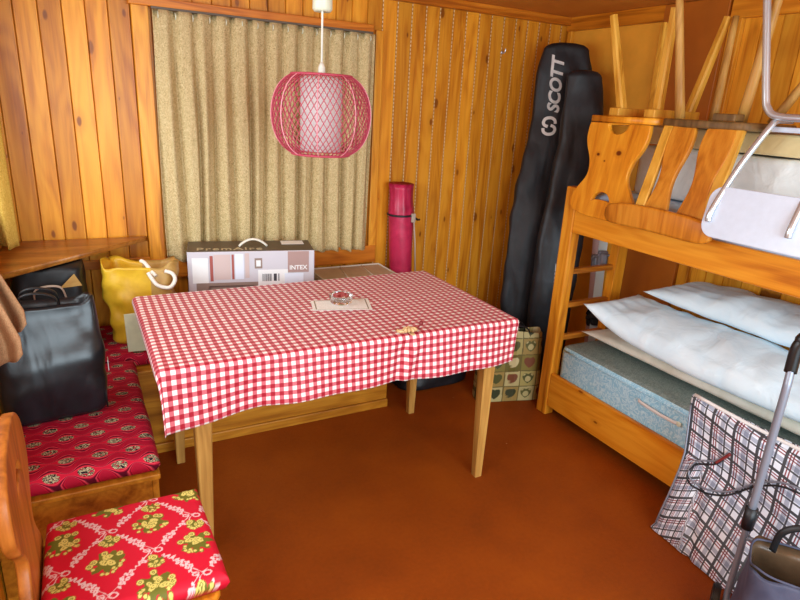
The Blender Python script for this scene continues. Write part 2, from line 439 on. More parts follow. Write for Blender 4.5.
MAT['card_taupe'] = plain('box_taupe', C(146, 124, 112), .5)
MAT['card_pink'] = plain('box_pink', C(206, 184, 178), .5)
MAT['card_blue'] = plain('box_blue', C(226, 232, 244), .5)
MAT['card_red'] = plain('box_red', C(166, 84, 74), .5)
MAT['ink'] = plain('ink', C(60, 60, 66), .6)
MAT['gold_ink'] = plain('gold_ink', C(196, 176, 136), .5)
MAT['lace'] = plain('paper_mat', C(246, 244, 236), .7, nscale=260, namt=.12)
MAT['mat_border'] = plain('mat_border', C(150, 140, 118), .7)
MAT['net'] = plain('pink_net', C(184, 66, 86), .6)
MAT['net_wire'] = plain('lamp_wire', C(232, 150, 160), .4)
MAT['petal'] = plain('dried_petal', C(216, 180, 128), .7, nscale=80, namt=.2)
MAT['petal_red'] = plain('dried_berry', C(128, 40, 40), .6)
MAT['orange'] = plain('orange_piping', C(206, 120, 44), .5)
MAT['greenpaper'] = plain('pale_paper', C(204, 204, 168), .7, nscale=30, namt=.06)
def m_glass(name, tint=(1, 1, 1, 1), rough=.02):
    n = NT(name); n.b.inputs['Transmission Weight'].default_value = 1.; n.b.inputs['IOR'].default_value = 1.48
    return n.fin(tint, rough)
MAT['glass'] = m_glass('clear_glass')
def m_diff():
    n = NT('lamp_inner'); c = C(244, 240, 238)
    m = n.fin(c, .5, 0., .3)
    tr = n.new('ShaderNodeBsdfTranslucent'); n.put(tr.inputs[0], c)
    mx = n.new('ShaderNodeMixShader'); mx.inputs[0].default_value = .5
    n.t.links.new(n.b.outputs[0], mx.inputs[1]); n.t.links.new(tr.outputs[0], mx.inputs[2]); n.t.links.new(mx.outputs[0], n.out.inputs[0])
    return m
MAT['lamp_inner'] = m_diff()
def m_hearts():
    n = m_vcol('heart_patchwork', .55); return n
MAT['hearts'] = m_hearts()

# ------------------------------------------------------------------ room
ZC = 2.10; XL, XR = -.31, 2.79; YN = -4.2
bm = bmesh.new(); box(bm, XL-.1, XR+.1, YN, .1, -.08, 0, 0)
struct('floor', bm, MAT['floor'], 'rust brown carpeted floor of the cabin room', 'floor')
bm = bmesh.new(); box(bm, XL-.1, XR+.1, YN, .1, ZC, ZC+.06, 0)
struct('ceiling', bm, MAT['ceil'], 'smooth brown board ceiling above the bunk', 'ceiling')

def plank_wall(bm, a0, a1, z0, z1, pitch, off, place, pale):
    """T&G boards; place(a, d, z): a along wall, d out of the wall"""
    k0 = math.floor((a0-off)/pitch); k1 = math.ceil((a1-off)/pitch); g = .0022
    for k in range(k0, k1):
        s, e = max(a0, off+k*pitch), min(a1, off+(k+1)*pitch)
        if e-s < .008: continue
        pr = [(s, -.012), (s+g*.35, -.006), (s+g*1.5, 0), (e-g*1.5, 0), (e-g*.35, -.006), (e, -.012)]
        lo = [bm.verts.new(place(a, d, z0)) for a, d in pr]; hi = [bm.verts.new(place(a, d, z1)) for a, d in pr]
        for i in range(5): bm.faces.new((lo[i], lo[i+1], hi[i+1], hi[i])).material_index = 0
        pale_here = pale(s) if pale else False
        hw, dp = (.0023, .0012) if pale_here else (.0013, -.011)  # painted highlight strip stands proud, plain groove strip lies deep
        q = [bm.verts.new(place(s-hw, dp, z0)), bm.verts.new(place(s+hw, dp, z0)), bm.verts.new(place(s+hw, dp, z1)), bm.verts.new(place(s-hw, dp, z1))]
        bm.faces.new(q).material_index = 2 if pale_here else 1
bm = bmesh.new()
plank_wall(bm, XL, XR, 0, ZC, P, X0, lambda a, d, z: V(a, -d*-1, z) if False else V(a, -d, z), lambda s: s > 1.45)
box(bm, XL-.1, XR+.1, .014, .1, 0, ZC, 0, mi=0)
struct('wall_back', bm, [MAT['pine_back'], MAT['groove'], MAT['glint']], 'knotty pine boarded wall behind the table', 'wall')
bm = bmesh.new()
plank_wall(bm, -4.2, -1.15, 0, ZC, .095, 0., lambda a, d, z: V(XR-d*-1, a, z) if False else V(XR-d, a, z), None)
box(bm, XR+.014, XR+.1, YN, .0, 0, ZC, 0, mi=0)
box(bm, XR-.004, XR+.02, -1.15, 0, 0, ZC, 0, mi=3)
struct('wall_right', bm, [MAT['pine_right'], MAT['groove'], MAT['glint'], MAT['hardboard']], 'boarded side wall behind the bunk bed', 'wall')
# left wall with the window opening the daylight comes through
WY0, WY1, WZ0, WZ1 = -2.7, -.12, 1.0, 1.86
bm = bmesh.new()
plank_wall(bm, YN, 0, 0, WZ0, P, 0., lambda a, d, z: V(XL+d, a, z), None)
plank_wall(bm, YN, 0, WZ1, ZC, P, 0., lambda a, d, z: V(XL+d, a, z), None)
plank_wall(bm, YN, WY0, WZ0, WZ1, P, 0., lambda a, d, z: V(XL+d, a, z), None)
plank_wall(bm, WY1, 0, WZ0, WZ1, P, 0., lambda a, d, z: V(XL+d, a, z), None)
for a in ((YN, 0, 0, WZ0), (YN, 0, WZ1, ZC), (YN, WY0, WZ0, WZ1), (WY1, 0, WZ0, WZ1)):
    box(bm, XL-.1, XL-.013, a[0], a[1], a[2], a[3], 0)
struct('wall_left', bm, [MAT['pine_left'], MAT['groove'], MAT['glint']], 'boarded side wall with the daylight window', 'wall')
bm = bmesh.new()
for y in (WY0, (WY0+WY1)/2, WY1):
    c = min(max(y, WY0+.02), WY1-.02); box(bm, XL-.08, XL-.03, c-.02, c+.02, WZ0, WZ1, .003)
for z in (WZ0+.02, WZ1-.02): box(bm, XL-.08, XL-.03, WY0, WY1, z-.02, z+.02, .003)
wf = tag(obj('window_1', bm, MAT['trim_y']), 'side window behind the yellow curtain', 'window', None, 'structure')
# trims
bm = bmesh.new(); box(bm, XL, XR, -.035, 0, 2.052, ZC, .004)
struct('trim_1', bm, MAT['trim_x'], 'brown cornice board along the top of the back wall', 'trim')
bm = bmesh.new(); box(bm, XR-.03, XR-.004, -.72, 0, 2.022, ZC, .004); box(bm, XR-.03, XR, -4.2, -1.09, 2.0, ZC, .004)
struct('trim_2', bm, MAT['trim_y'], 'pine cornice board along the top of the bunk side wall', 'trim')
bm = bmesh.new(); box(bm, XR-.028, XR-.004, -.05, -.012, 0, 2.022, .003)
struct('trim_3', bm, MAT['trim_z'], 'narrow pale upright batten in the room corner', 'trim')
bm = bmesh.new(); box(bm, XR-.024, XR-.004, -1.15, -1.115, 0, 2.05, .003)
box(bm, XR-.014, XR-.004, -1.115, -1.082, 0, 2.05, .002)
struct('trim_4', bm, MAT['trim_z'], 'upright batten between brown panel and wall boards', 'trim')
dr = bmesh.new(); box(dr, XR-.034, XR-.004, -1.08, -.72, .02, ZC-.002, .002)
struct('door_1', dr, MAT['hardboard_dark'], 'plain dark brown board panel door behind the bunk end', 'door')
# window in the back wall hidden by the curtain: frame boards around it
bm = bmesh.new()
box(bm, .282, .352, -.022, 0, .66, 1.90, .003)
box(bm, 1.455, 1.50, -.022, 0, .66, 1.90, .003)
o = tag(obj('window_2', bm, MAT['trim_z']), 'pine framed window covered by the beige curtain', 'window', None, 'structure')
bm = bmesh.new(); box(bm, .282, 1.50, -.028, 0, .655, .755, .003)
obj('window_sill', bm, MAT['trim_x'], o)
bm = bmesh.new(); box(bm, XL, .282, -.016, 0, .72, .765, .003)
struct('trim_5', bm, MAT['trim_x'], 'low horizontal rail on the wall beneath the corner shelf', 'trim')

# curtain rail + curtains
def curtain(u0, u1, z0, z1, fn, n, amp, seed, uvw):
    bm = bmesh.new()
    ph = [random.Random(seed+i).uniform(-.5, .5) for i in range(80)]
    def f(i, j):
        u = u0+(u1-u0)*i; t = 1-j      # t: 1 at the top
        a = amp*(.45+.75*min(1, j*2.2))
        w = i*n*2*PI
        k = int(i*n)
        d = a*(1.9*abs(math.sin(w*.5+ph[k % 80]*.35*math.sin(PI*((i*n) % 1))+.25*math.sin(j*2.3+seed+i*4)))**.7-1.0+.38*math.sin(w*.37+seed+j*1.6)+.16*math.sin(w*1.7+j*2.))
        pinch = -amp*.9*max(0, 1-j*9)*(math.cos(w-1.2) > .8)
        u2 = u+.010*math.sin(w*.31+j*3.+seed)*j
        z = z1+(z0+.010*math.sin(i*9.+seed)+.006*math.sin(w)-z1)*j
        return fn(u2, d+pinch, z)
    grid(bm, int(n*22), 40, f, lambda i, j: (i*uvw, j*(z1-z0)))
    return bm
rail = thing('curtain_rail', (.85, -.03, 1.88), 'reddish wooden curtain rail board above the beige curtain', 'curtain rail')
bm = bmesh.new(); box(bm, .27, 1.428, -.05, 0, 1.885, 1.92, .003); obj('rail_board', bm, MAT['trim_x'], rail)
bm = bmesh.new(); box(bm, .36, 1.425, -.050, -.034, 1.876, 1.886, .001); obj('glide_track', bm, MAT['card_dark'], rail)
ct = thing('window_curtain', (.9, -.05, .755), 'beige mottled pleated curtain drawn across the back window', 'curtain')
bm = curtain(.364, 1.436, .752, 1.875, lambda u, d, z: V(u, -.048-min(d, .030), z), 13, .025, 3, 1.9)
cf = obj('curtain_fabric', bm, MAT['curtain'], ct, solid=.0015)
for i in range(15):
    x = .385+i*(1.02/14); bm = bmesh.new(); tube(bm, [V(x, -.053, 1.867), V(x, -.062, 1.862), V(x, -.066, 1.850), V(x, -.058, 1.840)], .0022, 6)
    obj('curtain_hook', bm, MAT['white_plastic'], cf)
lc = thing('side_curtain', (XL+.06, -.3, .88), 'sunlit yellow curtain hanging at the corner window above the shelf', 'curtain')
bm = curtain(-.24, -.075, .895, 1.95, lambda u, d, z: V(XL+.04+d*.8, u, z), 3, .028, 5, .8)
obj('curtain_fabric', bm, MAT['curtain_y'], lc, solid=.0015)
bm = bmesh.new(); tube(bm, [V(XL+.05, -3.2, 1.96), V(XL+.05, -.03, 1.96)], .008, 10); obj('curtain_rod', bm, MAT['trim_y'], lc)
lc2 = thing('hanging_cloth', (-.25, -1.2, .74), 'dusty pink cloth hanging in folds at the frame edge over the black bag', 'cloth')
def hang(i, j):
    z = 1.30+(.745-1.30)*j; wd = .028+.085*max(0, min(1, (1.10-z)/.3))
    x = XL+.012+wd*i; y = -1.17-.045*math.sin(i*2.6*PI)*(.4+.6*j)+.02*i
    return V(x, y, z+.05*i*i*j+.012*math.sin(i*7)*j)
bm = bmesh.new(); grid(bm, 40, 30, hang, lambda i, j: (i*.3, j*.6)); obj('front_fold', bm, MAT['curtain_pink'], lc2, solid=.002)
bm = bmesh.new(); grid(bm, 30, 30, lambda i, j: hang(i, j)+V(.014*j, .07, .065*j), lambda i, j: (i*.3+.5, j*.6)); obj('rear_fold', bm, MAT['curtain_pink'], lc2, solid=.002)

# corner shelf
bm = bmesh.new()
mx = Matrix.Translation((0, 0, .861))
plate(bm, [(XL+.002, -.002), (.277, -.024), (.262, -.04), (XL+.002, -.585)][::-1], [], .022, mx, .002)
free('corner_shelf', bm, MAT['shelf'], 'triangular wooden shelf fixed in the corner above the black bag', 'shelf')

hk = bmesh.new(); tube(hk, smoothpath([(2.285, -.001, 1.862), (2.285, -.020, 1.858), (2.285, -.034, 1.866), (2.285, -.036, 1.882)]), .0035, 8); tube(hk, [V(2.285, -.0015, 1.862), V(2.285, -.006, 1.862)], .009, 12)
free('coat_hook', hk, MAT['chrome'], 'small metal hook screwed into the back wall boards', 'hook')
# ------------------------------------------------------------------ lamp
LX, LY = .803, -.95
lamp = thing('pendant_lamp', (LX, LY, 1.347), 'pink netted globe pendant lamp hanging over the table', 'lamp')
def lprof(t):                       # t 0 bottom .. 1 top -> r, z
    a = -1.17+t*2.32
    return .179*math.cos(a)**.58 if math.cos(a) > 0 else 0, 1.487+.148*math.sin(a)
bm = bmesh.new(); N = 50
for s in (1, -1):
    for k in range(N):
        pts = []
        for i in range(25):
            t = i/24; r, z = lprof(t); r *= 1-.028*abs(math.sin(5*(2*PI*k/N+s*t*1.15)))
            th = 2*PI*k/N+s*t*1.15
            pts.append(V(LX+r*math.cos(th), LY+r*math.sin(th), z))
        tube(bm, pts, .0015, 5, caps=False)
obj('net_shade', bm, MAT['net'], lamp)
bm = bmesh.new()
for k in range(8):
    th = 2*PI*k/8+.35
    tube(bm, [V(LX+r*math.cos(th), LY+r*math.sin(th), z) for r, z in (lprof(i/24) for i in range(25))], .0020, 6, caps=False)
obj('wire_rib', bm, MAT['net_wire'], lamp)
for nm, t in (('bottom_ring', 0.), ('top_ring', 1.)):
    r, z = lprof(t); bm = bmesh.new()
    tube(bm, [V(LX+r*math.cos(2*PI*k/40), LY+r*math.sin(2*PI*k/40), z) for k in range(40)], .0045, 8, closed=True)
    obj(nm, bm, MAT['net'], lamp)
bm = bmesh.new(); lathe(bm, [(.072, 1.362), (.074, 1.364), (.074, 1.606), (.066, 1.620), (.02, 1.626), (.02, 1.624), (.064, 1.617), (.072, 1.604)], (LX, LY, 0), 40, closed=True)
obj('inner_shade', bm, MAT['lamp_inner'], lamp)
bm = bmesh.new(); lathe(bm, [(.012, 1.618), (.014, 1.626), (.012, 1.648), (.004, 1.666)], (LX, LY, 0), 16); obj('lamp_holder', bm, MAT['cord_w'], lamp)
bm = bmesh.new(); tube(bm, [V(LX, LY, 1.66), V(LX, LY, ZC)], .0038, 8); obj('cord', bm, MAT['cord_w'], lamp)
bm = bmesh.new(); lathe(bm, [(.012, 1.828), (.028, 1.826), (.034, 1.834), (.033, 1.90), (.026, 1.925), (.008, 1.935)], (LX, LY, 0), 28); obj('canopy', bm, MAT['white_plastic'], lamp)

# ------------------------------------------------------------------ table + cloth
TX0, TX1, TY0, TY1, TZ = .165, 1.495, -1.325, -.595, .748
tb = thing('dining_table', ((TX0+TX1)/2, (TY0+TY1)/2, 0), 'wooden dining table standing under the red checked tablecloth', 'table')
bm = bmesh.new(); box(bm, TX0, TX1, TY0, TY1, TZ-.024, TZ, .004); obj('tabletop', bm, MAT['bench_x'], tb)
bm = bmesh.new()
for a in ((TX0+.07, TX1-.07, TY0+.055, TY0+.075), (TX0+.07, TX1-.07, TY1-.075, TY1-.055)): box(bm, *a, TZ-.11, TZ-.024, .002)
for a in ((TX0+.055, TX0+.075, TY0+.07, TY1-.07), (TX1-.075, TX1-.055, TY0+.07, TY1-.07)): box(bm, *a, TZ-.11, TZ-.024, .002)
obj('apron', bm, MAT['bench_x'], tb)
for sx in (0, 1):
    for sy in (0, 1):
        bm = bmesh.new()
        x = TX0+.122 if not sx else TX1-.068; y = TY0+.068 if not sy else TY1-.068
        ex = x+(.006 if sx else -.006); ey = y+(.008 if sy else -.008)
        bar(bm, (x, y, TZ-.025), (ex, ey, 0), .062, .062, .034, .034, side=(1, 0, 0), bev=.08); obj('leg', bm, MAT['leg'], tb)
def cloth():
    bm = bmesh.new()
    ov = dict(l=.034, r=.035, f=.185, b=.08); R = .016
    U0, U1, V0, V1 = TX0-ov['l'], TX1+ov['r'], TY0-ov['f'], TY1+ov['b']
    def f(i, j):
        u = U0+(U1-U0)*i; v = V0+(V1-V0)*j
        x = min(max(u, TX0), TX1); y = min(max(v, TY0), TY1)
        ax = u-x; ay = v-y; d = math.hypot(ax, ay)
        z = TZ+.004
        if d > 1e-9:
            nx, ny = ax/d, ay/d; arc = R*PI/2
            if d < arc: o = R*math.sin(d/R); dz = R*(1-math.cos(d/R))
            else: o = R; dz = R+(d-arc)
            fl = max(0, dz-R)
            o += .012*fl/.17*(1+.9*math.sin(u*11.+.6)+.6*math.sin(u*23.+1.))
            if ay < 0:                 # crease below the clip
                o += .016*math.exp(-((u-1.03+fl*.25)/.022)**2)*min(1, fl/.04)-.010*math.exp(-((u-.99+fl*.1)/.03)**2)*min(1, fl/.04)
                dz *= 1-.02*math.sin(u*3.1)
                dz += .030*max(0, (.30-(u-TX0))/.30)*fl/.15
            x += nx*o; y += ny*o; z -= dz
        else:
            z += .0012*noise.noise(V(u*7, v*7, 1.))+.0008
            for c0 in (.62, 1.08):      # old fold lines
                z += .0016*math.exp(-((u-c0)/.006)**2)
            z += .0016*math.exp(-((v+.96)/.006)**2)
        return V(x, y, z)
    grid(bm, 230, 130, f, lambda i, j: (U0+(U1-U0)*i, V0+(V1-V0)*j))
    return bm
free('tablecloth', cloth(), MAT['gingham'], 'red and white checked tablecloth draped over the dining table', 'tablecloth', base=V(.83, -.96, .56), solid=.0012)
# paper mat + ashtray
MZ = TZ+.0085
bm = bmesh.new()
qx = [(.797, -.872), (1.035, -.915), (.992, -1.052), (.766, -.985)]
plate(bm, qx[::-1], [], .0014, Matrix.Translation((0, 0, MZ)), .0003)
cen = V(sum(p[0] for p in qx)/4, sum(p[1] for p in qx)/4, 0)
q2 = [tuple((cen+(V(*p, 0)-cen)*.9)[:2]) for p in qx]; q3 = [tuple((cen+(V(*p, 0)-cen)*.86)[:2]) for p in qx]
plate(bm, q2[::-1], [q3[::-1]], .0012, Matrix.Translation((0, 0, MZ+.0006)), .0002, mi=1)
free('paper_mat', bm, [MAT['lace'], MAT['mat_border']], 'cream paper mat lying beneath the glass ashtray', 'mat')
bm = bmesh.new()
prof = [(.0, .0), (.040, .0), (.045, .006), (.048, .030), (.045, .034), (.039, .032), (.036, .012), (.0, .009)]
bm2 = []
for r, z in prof:
    bm2.append([V(.905+max(r, .0008)*(1+.018*(k % 2))*math.cos(2*PI*k/28), -.935+max(r, .0008)*(1+.018*(k % 2))*math.sin(2*PI*k/28), MZ+.0022+z) for k in range(28)])
loft(bm, bm2)
free('ashtray', bm, MAT['glass'], 'small round clear glass ashtray on the paper mat', 'ashtray')
# decorative clip at the cloth's front edge
cl = thing('tablecloth_clip', (1.01, -1.33, TZ), 'dried flower clip on the front edge of the tablecloth', 'tablecloth clip')
bm = bmesh.new(); rnd = random.Random(4)
for k in range(9):
    a = 2*PI*k/9; c = V(1.01+.016*math.cos(a), -1.325+.012*math.sin(a), TZ+.018+.006*rnd.random())
    t = bmesh.new(); bmesh.ops.create_uvsphere(t, u_segments=8, v_segments=6, radius=1.)
    merge(bm, t, Matrix.Translation(c) @ Matrix.Rotation(a, 4, 'Z') @ Matrix.Diagonal((.014, .006, .009, 1)))
for k in range(6):
    c = V(1.01+rnd.uniform(-.05, .05), -1.325+rnd.uniform(-.01, .012), TZ+.014+rnd.uniform(0, .008))
    t = bmesh.new(); bmesh.ops.create_uvsphere(t, u_segments=8, v_segments=6, radius=1.)
    merge(bm, t, Matrix.Translation(c) @ Matrix.Rotation(rnd.uniform(0, 3), 4, 'Z') @ Matrix.Diagonal((.018, .006, .004, 1)))
for f in bm.faces: f.smooth = True
obj('flower', bm, MAT['petal'], cl)
bm = bmesh.new()
tube(bm, smoothpath([(1.035, -1.322, TZ+.016), (1.05, -1.318, TZ+.022), (1.062, -1.316, TZ+.032)]), .003, 6)
t = bmesh.new(); bmesh.ops.create_uvsphere(t, u_segments=8, v_segments=6, radius=.009); merge(bm, t, Matrix.Translation((1.062, -1.316, TZ+.036)))
obj('berry', bm, MAT['petal_red'], cl)
bm = bmesh.new(); box(bm, 1.005, 1.02, -1.352, -1.31, TZ+.007, TZ+.011, .001); obj('clamp', bm, MAT['petal'], cl)

# ------------------------------------------------------------------ benches
be = thing('window_bench', (.5, -.27, 0), 'built in wooden bench along the back wall behind the table', 'bench')
bm = bmesh.new(); box(bm, XL+.005, 1.35, -.54, -.52, 0, .385, .003); box(bm, 1.33, 1.35, -.52, -.03, 0, .385, .002); obj('front_panel', bm, MAT['bench_x'], be)
bm = bmesh.new(); box(bm, XL+.005, 1.36, -.548, -.03, .385, .405, .004); obj('seat_board', bm, MAT['bench_x'], be)
bm = bmesh.new(); box(bm, .15, 1.35, -.556, -.54, .0, .045, .003); obj('plinth', bm, MAT['bench_x'], be)
be2 = thing('corner_bench', (-.08, -.95, 0), 'wooden bench along the side wall under the black bag', 'bench')
bm = bmesh.new(); box(bm, .115, .135, -1.32, -.56, 0, .385, .003); box(bm, XL+.005, .115, -1.32, -1.30, 0, .385, .003); obj('front_panel', bm, MAT['bench_y'], be2)
bm = bmesh.new(); box(bm, XL+.005, .14, -1.335, -.552, .385, .405, .004); obj('seat_board', bm, MAT['bench_y'], be2)

def cushion(x0, x1, y0, y1, z0, t, mat, name, label, cat, bulge=.012, res=.012, sag=None):
    """soft flat cushion; top and sides as one closed skin"""
    bm = bmesh.new(); lay = bm.loops.layers.uv.verify()
    nx, ny = max(6, int((x1-x0)/res)), max(6, int((y1-y0)/res)); cx, cy, hx, hy = (x0+x1)/2, (y0+y1)/2, (x1-x0)/2, (y1-y0)/2
    def pos(i, j, s):
        u, v = i/nx*2-1, j/ny*2-1
        e = min((1-abs(u))*hx, (1-abs(v))*hy)
        r = t*.5; k = min(1, e/r); h = math.sqrt(max(0, 1-(1-k)**2))
        z = z0+t/2+s*(t/2*h)
        x, y = cx+u*hx, cy+v*hy
        if s > 0: z += bulge*(1-u*u)*(1-v*v)+.004*nz((x, y, 0), 9.)*h
        x += .004*nz((x, y, 3), 6.)*(1-k); y += .004*nz((x, y, 5), 6.)*(1-k)
        return V(x, y, z)
    top = [[bm.verts.new(pos(i, j, 1)) for j in range(ny+1)] for i in range(nx+1)]
    bot = [[top[i][j] if i in (0, nx) or j in (0, ny) else bm.verts.new(pos(i, j, -1)) for j in range(ny+1)] for i in range(nx+1)]
    for G, fl in ((top, 0), (bot, 1)):
        for i in range(nx):
            for j in range(ny):
                q = [G[i][j], G[i+1][j], G[i+1][j+1], G[i][j+1]]
                f = bm.faces.new(q[::-1] if fl else q); f.smooth = True
                for l in f.loops: l[lay].uv = (l.vert.co.x+.3*(l.vert.co.z-z0), l.vert.co.y+.6*(l.vert.co.z-z0))
    return free(name, bm, mat, label, cat, 'red patterned bench cushions')
cushion(XL+.01, .142, -1.33, -.53, .405, .062, MAT['oriental'], 'bench_cushion', 'red patterned seat cushion on the side bench under the black bag', 'cushion', .012)
cushion(XL+.01, .86, -.50, -.06, .405, .055, MAT['oriental'], 'bench_cushion', 'red patterned cushion on the back bench beneath the yellow bag', 'cushion', .006)

# ------------------------------------------------------------------ carton on the back bench
BZ0, BZ1 = .468, .850
bx = thing('carton_box', (.72, -.16, BZ0), 'white and brown printed carton with carry handle on the bench', 'box')
fl_, fr_, br_ = V(.410, -.300, 0), V(.982, -.412, 0), V(1.02, -.19, 0)
ex = (fr_-fl_).normalized(); ey = V(-ex.y, ex.x, 0); Wd = (fr_-fl_).length; Dp = .218
def bpt(a, d, z): return fl_+ex*a+ey*d+V(0, 0, z)
bm = bmesh.new(); box(bm, 0, Wd, 0, Dp, BZ0, BZ1, .003, mx=frame(fl_, ex, y=ey))
for f in bm.faces:
    if f.normal.z > .9: f.material_index = 1
    elif f.normal.dot(-ey) < .9 and f.normal.dot(ex) > .9: f.material_index = 0
obj('carton', bm, [MAT['card_white'], MAT['card_dark']], bx)
bm = bmesh.new(); FM = frame(fl_, ex, y=(0, 0, 1))   # local x along front, y up, z = out of the front
def decal(x0, x1, y0, y1, mi, lift=.0008, sk=0.):
    plate(bm, [(x0, y0), (x1, y0+sk), (x1, y1+sk), (x0, y1)], [], .001, FM @ Matrix.Translation((0, 0, lift)), .0001, mi)
pm = [MAT['card_mauve'], MAT['card_taupe'], MAT['card_pink'], MAT['card_blue'], MAT['card_red'], MAT['ink'], MAT['label_white']]
decal(.455, .556, BZ1-.108, BZ1-.004, 0)          # logo block
decal(.035, .445, BZ1-.30, BZ1-.150, 1)           # photo strip
decal(.02, .09, BZ1-.15, BZ1-.03, 6, .0006); decal(.098, .112, BZ1-.142, BZ1-.02, 4); decal(.116, .19, BZ1-.135, BZ1-.015, 2, .0006)
decal(.196, .206, BZ1-.135, BZ1-.015, 4); decal(.21, .25, BZ1-.135, BZ1-.012, 3); decal(.256, .275, BZ1-.13, BZ1-.01, 2)
decal(.30, .335, BZ1-.085, BZ1-.035, 1, .0006); decal(.307, .328, BZ1-.075, BZ1-.045, 6)
decal(.09, .30, BZ1-.20, BZ1-.165, 0); decal(.10, .29, BZ1-.192, BZ1-.172, 1, .0012)
obj('front_print', bm, pm, bx)
bm = bmesh.new()
decal(.315, .455, BZ1-.190, BZ1-.092, 6, .0016); decal(.44, .53, BZ1-.190, BZ1-.112, 3, .0024)
sl = obj('shipping_label', bm, pm, bx, label='white barcode label'); bm = bmesh.new()
rnd = random.Random(2)
x = .335
while x < .378: w = rnd.choice([.002, .004]); decal(x, x+w, BZ1-.148, BZ1-.112, 5, .0026); x += w+.003
decal(.388, .402, BZ1-.148, BZ1-.112, 5, .0026); decal(.41, .414, BZ1-.148, BZ1-.112, 5, .0026)
obj('barcode', bm, pm, sl)
bm = bmesh.new(); text(bm, 'INTEX', .030, FM @ Matrix.Translation((.505, BZ1-.085, .0018)), bold=.0006); obj('front_lettering', bm, MAT['label_white'], bx)
bm = bmesh.new(); TMx = frame(fl_+V(0, 0, BZ1), ex, y=ey)
text(bm, 'PremAire', .068, TMx @ Matrix.Translation((.19, .046, .0012)), bold=.0006, spacing=1.15)
obj('top_lettering', bm, MAT['gold_ink'], bx)
bm = bmesh.new()
hp = [bpt(.235+.13*t, .085, BZ1+.004+.034*math.sin(PI*t)**.8) for t in (i/16 for i in range(17))]
tube(bm, hp, .006, 8, flat=1.6); obj('handle', bm, MAT['cream_piping'], bx)
bm = bmesh.new(); plate(bm, [(.44, .125), (.55, .125), (.55, .20), (.44, .20)], [], .001, TMx @ Matrix.Translation((0, 0, .0012)), .0002); obj('top_label', bm, MAT['lace'], bx)

# flat taupe case
cs = thing('flat_case', (1.3, -.22, .46), 'flat taupe case with pale piping on the bench beside the carton', 'case')
bm = bmesh.new(); box(bm, 1.075, 1.52, -.40, -.045, .41, .648, .012, seg=3); obj('case_body', bm, MAT['taupe'], cs)
bm = bmesh.new(); zz = .650
tube(bm, [V(1.085, -.39, zz), V(1.51, -.39, zz), V(1.51, -.055, zz), V(1.085, -.055, zz)], .005, 6, closed=True)
tube(bm, [V(1.20, -.39, zz), V(1.27, -.055, zz)], .004, 6); tube(bm, [V(1.36, -.39, zz), V(1.40, -.055, zz)], .003, 6)
obj('piping', bm, MAT['cream_piping'], cs)

# burgundy roll against the wall
rl = thing('rolled_parasol_cover', (1.63, -.11, 0), 'tall burgundy drawstring roll bag leaning on the wall by the window', 'roll bag')
bm = bmesh.new(); rings = []
for i in range(40):
    t = i/39; z = .0+1.12*t; c = V(1.655-.045*t, -.125+.03*t, z)
    r = .070+.004*math.sin(t*9)
    if t > .86: r *= 1-.10*math.sin((t-.86)/.14*PI)
    if t < .03: r *= .8
    ring = []
    for k in range(36):
        a = 2*PI*k/36; pl = (.004*math.sin(a*9+z*5) if t > .84 else .0015*math.sin(a*3+z*17))
        ring.append(c+V((r+pl)*math.cos(a), (r+pl)*.9*math.sin(a), 0))
    rings.append(ring)
c = V(1.609, -.095, 1.12); rings.append([c+(p-c)*.55+V(0, 0, -.02) for p in rings[-1]])
loft(bm, rings); obj('cover', bm, MAT['burgundy'], rl)
bm = bmesh.new(); tube(bm, [V(1.616-.002+.0745*math.cos(2*PI*k/36), -.099+.069*math.sin(2*PI*k/36), .945) for k in range(36)], .006, 6, closed=True); sp = obj('strap', bm, MAT['rubber'], rl)
bm = bmesh.new(); box(bm, 1.648, 1.672, -.176, -.162, .91, .96, .003); obj('buckle', bm, MAT['strap_grey'], sp)
bm = bmesh.new(); tube(bm, [V(1.662, -.170, .93), V(1.672, -.182, .8), V(1.688, -.182, .6)], .008, 6, flat=.4); tube(bm, [V(1.67, -.165, .935), V(1.70, -.15, .92), V(1.72, -.14, .918)], .006, 6, flat=.5, mi=1); obj('hanging_strap', bm, [MAT['strap_grey'], MAT['rubber']], rl)

#PART2
# ------------------------------------------------------------------ chair with the floral cushion
def stabelle_outline(w=1., h=1.):
    half = [(0, .166), (.03, .170), (.07, .168), (.11, .154), (.16, .126), (.21, .114), (.25, .122), (.29, .150), (.33, .176), (.365, .184), (.395, .172), (.415, .13), (.424, .06)]
    pts = smoothpath([V(hw*w, t*h, 0) for t, hw in half], 4)
    return [(p.x, p.y) for p in pts]+[(-p.x, p.y) for p in pts[::-1]]
def lens(c, w, h, up=1):
    pts = [(c[0]+w*math.cos(PI*k/14), c[1]+up*h*math.sin(PI*k/14)) for k in range(15)]
    return pts+[(c[0]+w*math.cos(PI*k/14), c[1]+up*h*.25*math.sin(PI*k/14)) for k in range(13, 0, -1)]
ch = thing('wooden_chair', (.02, -1.72, 0), 'wooden chair with carved plank back holding the red floral cushion', 'chair')
bm = bmesh.new()
so = [(-.205, -1.58), (-.18, -1.56), (.19, -1.555), (.208, -1.575), (.205, -1.89), (.19, -1.91), (-.19, -1.915), (-.21, -1.89)]
plate(bm, so[::-1], [], .026, Matrix.Translation((0, 0, .405)), .006); obj('seat', bm, MAT['stab_x'], ch)
bm = bmesh.new()
ho = smoothpath([V(b, a, 0) for a, b in [(0, .172), (.03, .168), (.07, .14), (.11, .108), (.15, .09), (.19, .112), (.23, .155), (.27, .182), (.32, .185), (.37, .168), (.41, .12), (.43, .06)]], 4)
plate(bm, [(p.x, p.y) for p in ho]+[(-p.x, p.y) for p in ho[::-1]], [lens((0, .30), .05, .045)], .026, frame(V(-.180, -1.725, .418), (0, -1, 0), y=(-.02, 0, 1)), .005)
obj('backrest', bm, MAT['chair_brown'], ch)
bm = bmesh.new()
